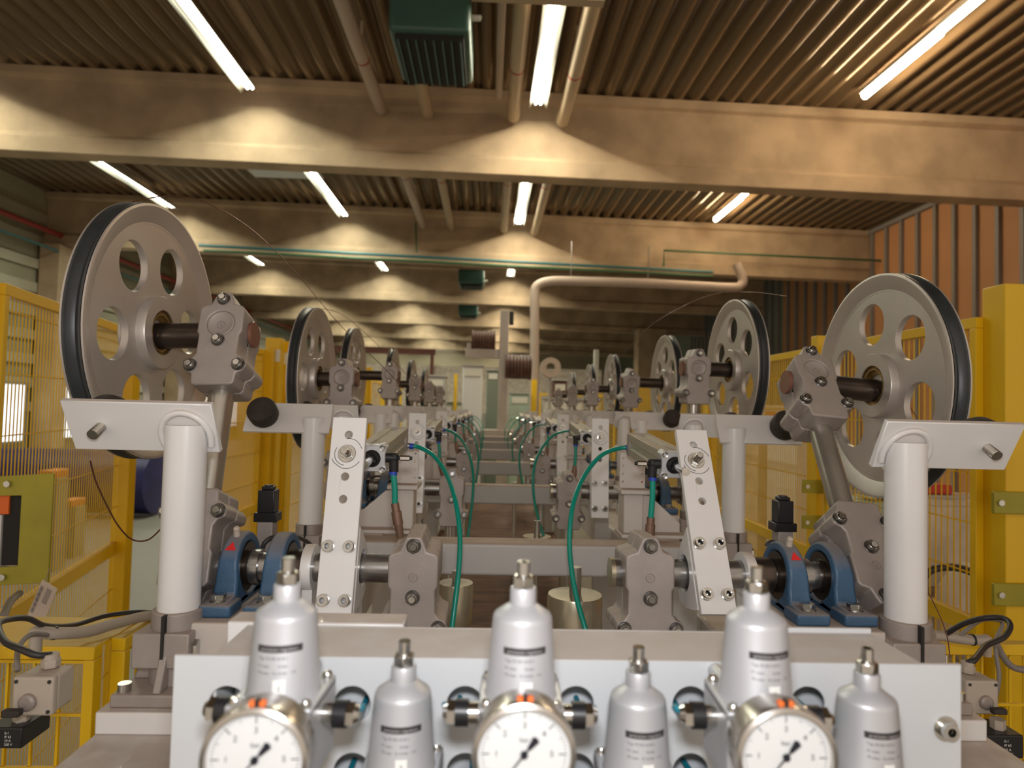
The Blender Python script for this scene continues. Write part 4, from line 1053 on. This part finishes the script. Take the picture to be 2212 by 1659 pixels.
def wrap(vs, cx, cy, z0, rfun, ang0):
    out = []
    for v in vs:
        z = z0 + v.y; r = rfun(z) + .0005; a = ang0 + v.x/r
        out.append((cx + r*math.sin(a), cy - r*math.cos(a), z))
    return out
def regulator(cx, Y, zb, num, label, scale=1.0, turn=0.0):
    """zb: height of the top face of the body block"""
    t = thing('pressure_regulator', label, 'regulator', (cx, Y, zb-.055), 'precision pressure regulators')
    k = scale
    H = .050*k; rb = .0225*k; rt = .0192*k
    prof = [(0, 0), (rb+.001, 0), (rb, .002*k), (rt, H-.0030*k), (rt*.985, H-.0012*k), (rt*.94, H+.0005*k), (.0102*k, H+.0058*k), (.0090*k, H+.0064*k), (.0084*k, H+.0070*k), (.0084*k, H+.016*k), (.0078*k, H+.017*k), (0, H+.017*k)]
    bo = MB().lathe(prof, (cx, Y, zb), (0, 0, 1), 64).build('bonnet', M['alu'], t)
    rf = lambda z: rb + (rt-rb)*min(max((z-zb-.002*k)/(H-.008*k), 0), 1)
    a0 = math.atan2(-cx, Y)*.0 + turn
    # black band, wrapped
    def patch(w, h, zc, ang, off=.0):
        n = 10; vs = []; fs = []
        for i in range(n+1):
            for j in (0, 1):
                vs.append(Vector((-w/2+w*i/n, (-h/2 if j == 0 else h/2), 0)))
        for i in range(n): fs.append((2*i, 2*i+2, 2*i+3, 2*i+1))
        return wrap(vs, cx, Y, zc, lambda z: rf(z)+off, ang), fs
    band_z = zb+.0325*k
    v, f = patch(.0285*k, .0042*k, band_z, a0); MB().raw(v, f).build('label_band', M['cable'], bo)
    lt = MB()
    v, f = text_geo('precision regulator', .0030*k); lt.raw(wrap(v, cx, Y, band_z-.0001, lambda z: rf(z)+.0003, a0), f)
    lt.build('band_lettering', M['alu'], bo)
    lt = MB()
    for tx, dz, sz in (('Typ: R120-16 B 2', .0270, .0026), ('P1 max:       16 bar', .0225, .0024), ('P2 max:   0,1-6 bar   1/4', .0185, .0024)):
        v, f = text_geo(tx, sz*k, 'LEFT'); v = [Vector((q.x-.0130*k, q.y, 0)) for q in v]
        lt.raw(wrap(v, cx, Y, zb+dz*k, rf, a0), f)
    lt.build('data_lettering', M['greyink'], bo)
    v, f = patch(.0076*k, .0105*k, zb+.0095*k, a0+.04, .00015); st = MB().raw(v, f).build('number_sticker', M['sticker'], bo)
    v, f = text_geo(str(num), .0048*k); MB().raw(wrap(v, cx, Y, zb+.0095*k, lambda z: rf(z)+.0004, a0+.04), f).build('sticker_number', M['ink'], bo)
    # lock nut and screw
    zz = zb+H+.017*k
    MB().cyl((cx, Y, zz), (cx, Y, zz+.0070*k), .0074*k, 6).cyl((cx, Y, zz+.0066*k), (cx, Y, zz+.0078*k), .0060*k, 20).build('lock_nut', M['chrome'], t, bevel=.0006)
    MB().cyl((cx, Y, zz+.007*k), (cx, Y, zz+.0165*k), .0042*k, 20).cyl((cx, Y, zz+.0115*k), (cx, Y, zz+.0165*k), .0040*k, 4).build('adjusting_screw', M['chrome'], t, bevel=.0004, seg=1)
    # body block
    hw = .0262*k
    m = T((cx, Y, zb)) @ rot('Z', -math.degrees(turn)*.5)
    bl = MB().box2((-hw, -hw, -.048*k), (hw, hw, -.0008), m)
    bl.box2((-hw*1.0, -hw*1.0, -.0062*k), (hw*1.0, hw*1.0, 0), m)
    bl = bl.build('body_block', M['alu'], t, bevel=.0012)
    for sx in (-1, 1):
        for sy in (-1, 1):
            MB().lathe([(.0, .004), (.0026, .0036), (.0036, .002), (.0038, 0)], m @ Vector((sx*(hw-.0048), sy*(hw-.0048), 0)), (0, 0, 1), 16).build('cap_screw', M['chrome'], bl)
    for sx in (-1, 1):
        z = -.0140*k
        MB().cyl((sx*hw, 0, z), (sx*(hw+.0075), 0, z), .0066, 24, None, m).build('port_nipple', M['chrome'], bl)
        MB().cyl((sx*(hw+.0070), 0, z), (sx*(hw+.0155), 0, z), .0083, 28, None, m).build('release_ring', M['black'], bl)
        MB().cyl((sx*(hw+.0155), 0, z), (sx*(hw+.0205), 0, z), .0078, 6, None, m).cyl((sx*(hw+.0205), 0, z), (sx*(hw+.0235), 0, z), .0066, 20, .0045, m).build('port_fitting', M['chrome'], bl)
        # tube bending back into the panel hole
        a = m @ Vector((sx*(hw+.022), 0, z))
        hx, hz = min(HOLES, key=lambda h: (h[0]-a.x*YP/Y)**2 + (h[1]-ZE-(a.z-ZE)*YP/Y)**2)
        pts = [a-Vector((sx*.004, 0, 0)), a+Vector((sx*.001, .010, 0)), Vector((hx+sx*.006, YP-.006, min(a.z, hz-.007))), Vector((hx+sx*.005, YP+.0355, hz-.010))]
        pts_old = [a-Vector((sx*.004, 0, 0)), a+Vector((sx*.001, .012, -.001)), a+Vector((sx*.002, .030, -.002)), a+Vector((sx*.002, YP+.02-Y, -.003))]
        MB().tube(pts, .0023, 12, 5).build('air_tube', M['teal'], bl)
    # stub towards the gauge or panel
    MB().cyl(m @ Vector((0, hw, -.014*k)), Vector((cx, YP-.0002, zb-.014*k)), .006, 16).build('mounting_stub', M['alu'], bl)
    return t
RL = ['silver regulator with sticker 1, tall at the left above its gauge', 'silver regulator with sticker 3, tall in the middle above its gauge', 'silver regulator with sticker 5, tall at the right above its gauge']
zT = [P(613, 1489, YT).z, P(1125, 1494, YT).z, P(1630, 1502, YT).z]
for i in range(3): regulator([P(613, 1480, YT).x, P(1125, 1480, YT).x, P(1632, 1480, YT).x][i], YT, zT[i], (1, 3, 5)[i], RL[i], turn=[.12, .06, -.02][i] if i < 2 else .10)
RL = ['silver regulator with sticker 2, low between the first two gauges', 'silver regulator with sticker 4, low between the last two gauges', 'silver regulator with sticker 6, low at the far right']
for i, (px_, py_) in enumerate(((866, 1652), (1375, 1662), (1872, 1662))):
    p = P(px_, py_, YB); regulator(p.x, YB, p.z, (2, 4, 6)[i], RL[i], turn=(.08, .08, .08)[i])

def gauge(px_, py_, Y, label, yaw=0.0, needle=222):
    c = P(px_, py_, Y); R = .0290
    m = T(c) @ rot('Z', yaw)
    d = m.to_3x3() @ Vector((0, -1, 0))
    t = thing('pressure_gauge', label, 'gauge', tuple(c), 'round pressure gauges')
    # local frame for lathe: axis towards camera
    MB().lathe([(0, -.020), (R*.93, -.020), (R*.95, -.018), (R*.95, -.004), (R, -.0025), (R*1.005, 0), (R*.98, .003), (R*.90, .0042), (R*.885, .0038), (R*.875, .001), (R*.875, -.001), (0, -.001)], c, d, 72).build('case', M['bezel'], t)
    fl = T(c) @ rot('Z', yaw) @ rot('X', 90)     # x right, y up, z towards camera
    dl = MB().cyl((0, 0, -.001), (0, 0, .0002), R*.874, 64, None, fl).build('dial', M['dial'], t)
    mk = MB()
    for i in range(61):
        a = math.radians(225 - 270*i/60); maj = i % 10 == 0; mid = i % 5 == 0
        r1 = R*.82; r0 = R*(.66 if maj else .72 if mid else .77)
        wd = .00055 if maj else .00022
        mm = fl @ rot('Z', math.degrees(a))
        mk.box(((r0+r1)/2, 0, .0004), (r1-r0, wd, .0002), mm)
    for n in range(7):
        a = math.radians(225-45*n); v, f = text_geo(str(n), .0048)
        mk.raw([q + Vector((R*.53*math.cos(a), R*.53*math.sin(a), .0004)) for q in v], f, fl)
    v, f = text_geo('bar', .0040); mk.raw([q+Vector((0, .0075, .0004)) for q in v], f, fl)
    mk.build('dial_print', M['ink'], dl)
    nd = MB(); mm = fl @ rot('Z', needle)
    nd.raw([(-.0085, -.0006, .0012), (.021, -.0002, .0012), (.021, .0002, .0012), (-.0085, .0006, .0012), (-.0085, -.0006, .0016), (.021, -.0002, .0016), (.021, .0002, .0016), (-.0085, .0006, .0016)],
           [(0, 1, 2, 3), (4, 5, 6, 7), (0, 1, 5, 4), (1, 2, 6, 5), (2, 3, 7, 6), (3, 0, 4, 7)], mm)
    nd.raw([(-.0105, -.0022, .0011), (-.0040, -.0010, .0011), (-.0040, .0010, .0011), (-.0105, .0022, .0011), (-.0115, 0, .0011)], [(0, 1, 2, 3, 4)], mm)
    nd.raw([(-.0105, -.0022, .0017), (-.0040, -.0010, .0017), (-.0040, .0010, .0017), (-.0105, .0022, .0017), (-.0115, 0, .0017)], [(0, 1, 2, 3, 4)], mm)
    nd.cyl((0, 0, .0010), (0, 0, .0020), .0021, 20, None, fl)
    nd.build('needle', M['ink'], t)
    # set pointer clip on top of the bezel
    cl = MB().box((-.0028, R+.0006, -.001), (.0036, .0026, .0045), fl).box((.0028, R+.0006, -.001), (.0036, .0026, .0045), fl).build('orange_clip', M['orange'], t, bevel=.0008)
    MB().box((0, R+.0010, -.0008), (.0022, .0040, .0050), fl).build('clip_stop', M['black'], cl, bevel=.0004)
    MB().cyl(m @ Vector((0, .0195, 0)), m @ Vector((0, .036, 0)), .006, 16).build('connection', M['chrome'], t)
    return t
gauge(551, 1640, .362, 'round steel pressure gauge at bottom left under sticker 1', yaw=2, needle=229)
gauge(1132, 1628, .365, 'round steel pressure gauge at bottom middle under sticker 3', yaw=0, needle=232)
gauge(1697, 1634, .372, 'round steel pressure gauge at bottom right under sticker 5', yaw=-3, needle=232)

# ================================================================== SWITCH BOXES AND CABLES
def switch_box(px0, px1, py0, py1, Y, label, sx):
    a = P(px0, py0, Y); b = P(px1, py1, Y); w = b.x-a.x; h = a.z-b.z; cx = (a.x+b.x)/2; cz = (a.z+b.z)/2
    t = thing('key_switch_box', label, 'switch', (cx, Y, b.z), 'beige key switch boxes')
    MB().box2((a.x, Y, b.z), (b.x, Y+.010, a.z)).build('lid', M['beige'], t, bevel=.003, seg=3)
    MB().box2((a.x+.001, Y+.0101, b.z+.001), (b.x-.001, Y+.040, a.z-.001)).build('back_box', M['beige'], t, bevel=.003)
    for ux in (.1, .9):
        for uz in (.12, .88): MB().cyl((a.x+w*ux, Y-.001, b.z+h*uz), (a.x+w*ux, Y, b.z+h*uz), .0022, 12).build('screw', M['cable'], t)
    k = MB().lathe([(0, .006), (.007, .006), (.0095, .004), (.010, 0)], (cx+sx*.004, Y, cz-.006), (0, -1, 0), 28).build('key_barrel', M['cast'], t)
    MB().box((cx+sx*.012, Y-.014, cz-.012), (.020, .010, .008), None).build('key', M['rubber'], k, bevel=.002)
    g = MB().cyl((cx, Y+.03, a.z), (cx, Y+.03, a.z+.010), .0105, 6).cyl((cx, Y+.03, a.z+.009), (cx, Y+.03, a.z+.016), .0085, 20).build('cable_gland', M['beige'], t, bevel=.001)
    return t, Vector((cx, Y+.03, a.z+.014))
t, g1 = switch_box(27, 112, 1462, 1548, .78, 'beige key switch box with black key at bottom left', -1)
t, g2 = switch_box(2088, 2158, 1470, 1545, .92, 'beige key switch box with black key at bottom right', 1)
def cable(pts, r, m, label, name='cable'):
    o = MB().tube(pts, r, 10, 7).build(name, M[m], origin=tuple(pts[0])); tag(o, label, 'cable'); return o
cable([g1, P(78, 1415, .80), P(45, 1402, .80), P(10, 1385, .82), P(-4, 1350, .86), P(20, 1338, .9), P(60, 1336, .94), P(100, 1352, 1.0), P(160, 1350, 1.1), P(230, 1330, 1.16), P(300, 1322, 1.2), P(345, 1326, 1.24)], .0040, 'cable', 'black cable looping from the left key switch up to the conduit')
cable([P(38, 1450, .9), P(40, 1400, .92), P(70, 1370, .95), P(120, 1375, 1.0)], .0034, 'greycable', 'grey cable beside the left conduit end')
cable([P(8, 1330, 1.4), P(22, 1300, 1.5), P(42, 1282, 1.58)], .008, 'greycable', 'grey cable hanging below the latch bracket')
cable([g2, P(2105, 1425, .95), P(2130, 1395, 1.0), P(2170, 1375, 1.02), P(2182, 1350, 1.04), P(2165, 1335, 1.06), P(2120, 1336, 1.08), P(2080, 1348, 1.1), P(2045, 1368, 1.12)], .0045, 'cable', 'black cable looping from the right key switch')
cable([P(2075, 1372, 1.15), P(2120, 1340, 1.14), P(2165, 1345, 1.13), P(2150, 1390, 1.1), P(2158, 1460, 1.08), P(2150, 1510, 1.08)], .0034, 'greycable', 'thin grey cable behind the right key switch')
cable([P(2150, 1385, 1.2), P(2168, 1420, 1.2), P(2190, 1442, 1.2), P(2225, 1448, 1.2)], .006, 'greycable', 'grey cable leaving to the right edge')
def conduit(pts, r, label):
    t = thing('conduit', label, 'conduit', tuple(pts[0]), 'beige conduits')
    MB().tube(pts, r, 18, 8).build('pipe', M['beige'], t)
    d = (Vector(pts[1])-Vector(pts[0])).normalized()
    MB().cyl(pts[0], pts[0]+Vector((0, 0, -.028)), r*.95, 16).sphere(pts[0], r*1.1, sub=2).build('elbow', M['beige'], t)
    q = Vector(pts[0]).lerp(Vector(pts[1]), .75)
    MB().cyl(q-d*.002, q+d*.002, r*1.12, 20).build('cable_tie', M['black'], t)
conduit([P(78, 1366, .98), P(130, 1368, 1.0), P(190, 1364, 1.05), P(250, 1347, 1.12), P(310, 1332, 1.2), P(350, 1330, 1.26)], .0088, 'beige bent conduit lying on the left guard')
conduit([P(2130, 1382, 1.15), P(2090, 1382, 1.15), P(2048, 1375, 1.16), P(2015, 1372, 1.16)], .0090, 'beige conduit stub right of the right post foot')
def black_box(px0, px1, py0, py1, Y, label):
    a = P(px0, py0, Y); b = P(px1, py1, Y)
    t = thing('terminal_box', label, 'terminal box', ((a.x+b.x)/2, Y, b.z), 'black terminal boxes')
    MB().box2((a.x, Y, b.z), (b.x, Y+.05, a.z)).build('body', M['black'], t, bevel=.002)
    pr = MB(); w = b.x-a.x; h = a.z-b.z
    for i, tx in enumerate(('0-1', 'IP 65', '10 A', '250 V')):
        v, f = text_geo(tx, h*.16, 'LEFT')
        pr.raw([(a.x+w*.52+q.x, Y-.0004, a.z-h*(.25+.18*i)+q.y) for q in v], f)
    pr.build('print', M['sticker'], t)
    MB().cyl(((a.x*.35+b.x*.65), Y+.02, a.z), ((a.x*.35+b.x*.65), Y+.02, a.z+.013), .0095, 6).build('gland', M['beige'], t)
black_box(-30, 46, 1572, 1618, .79, 'black terminal box below the left key switch')
black_box(2122, 2212, 1588, 1640, .88, 'black terminal box below the right key switch')
a = P(2062, 1520, .90)
o = MB().box2((a.x, .90, P(2062, 1560, .9).z), (P(2103, 1520, .9).x, .95, a.z)).build('spacer_block', M['white'], origin=tuple(a), bevel=.002); tag(o, 'small white block behind the right end of the control box', 'block')

for o in list(bpy.data.objects):
    if '_org' in o: del o['_org']
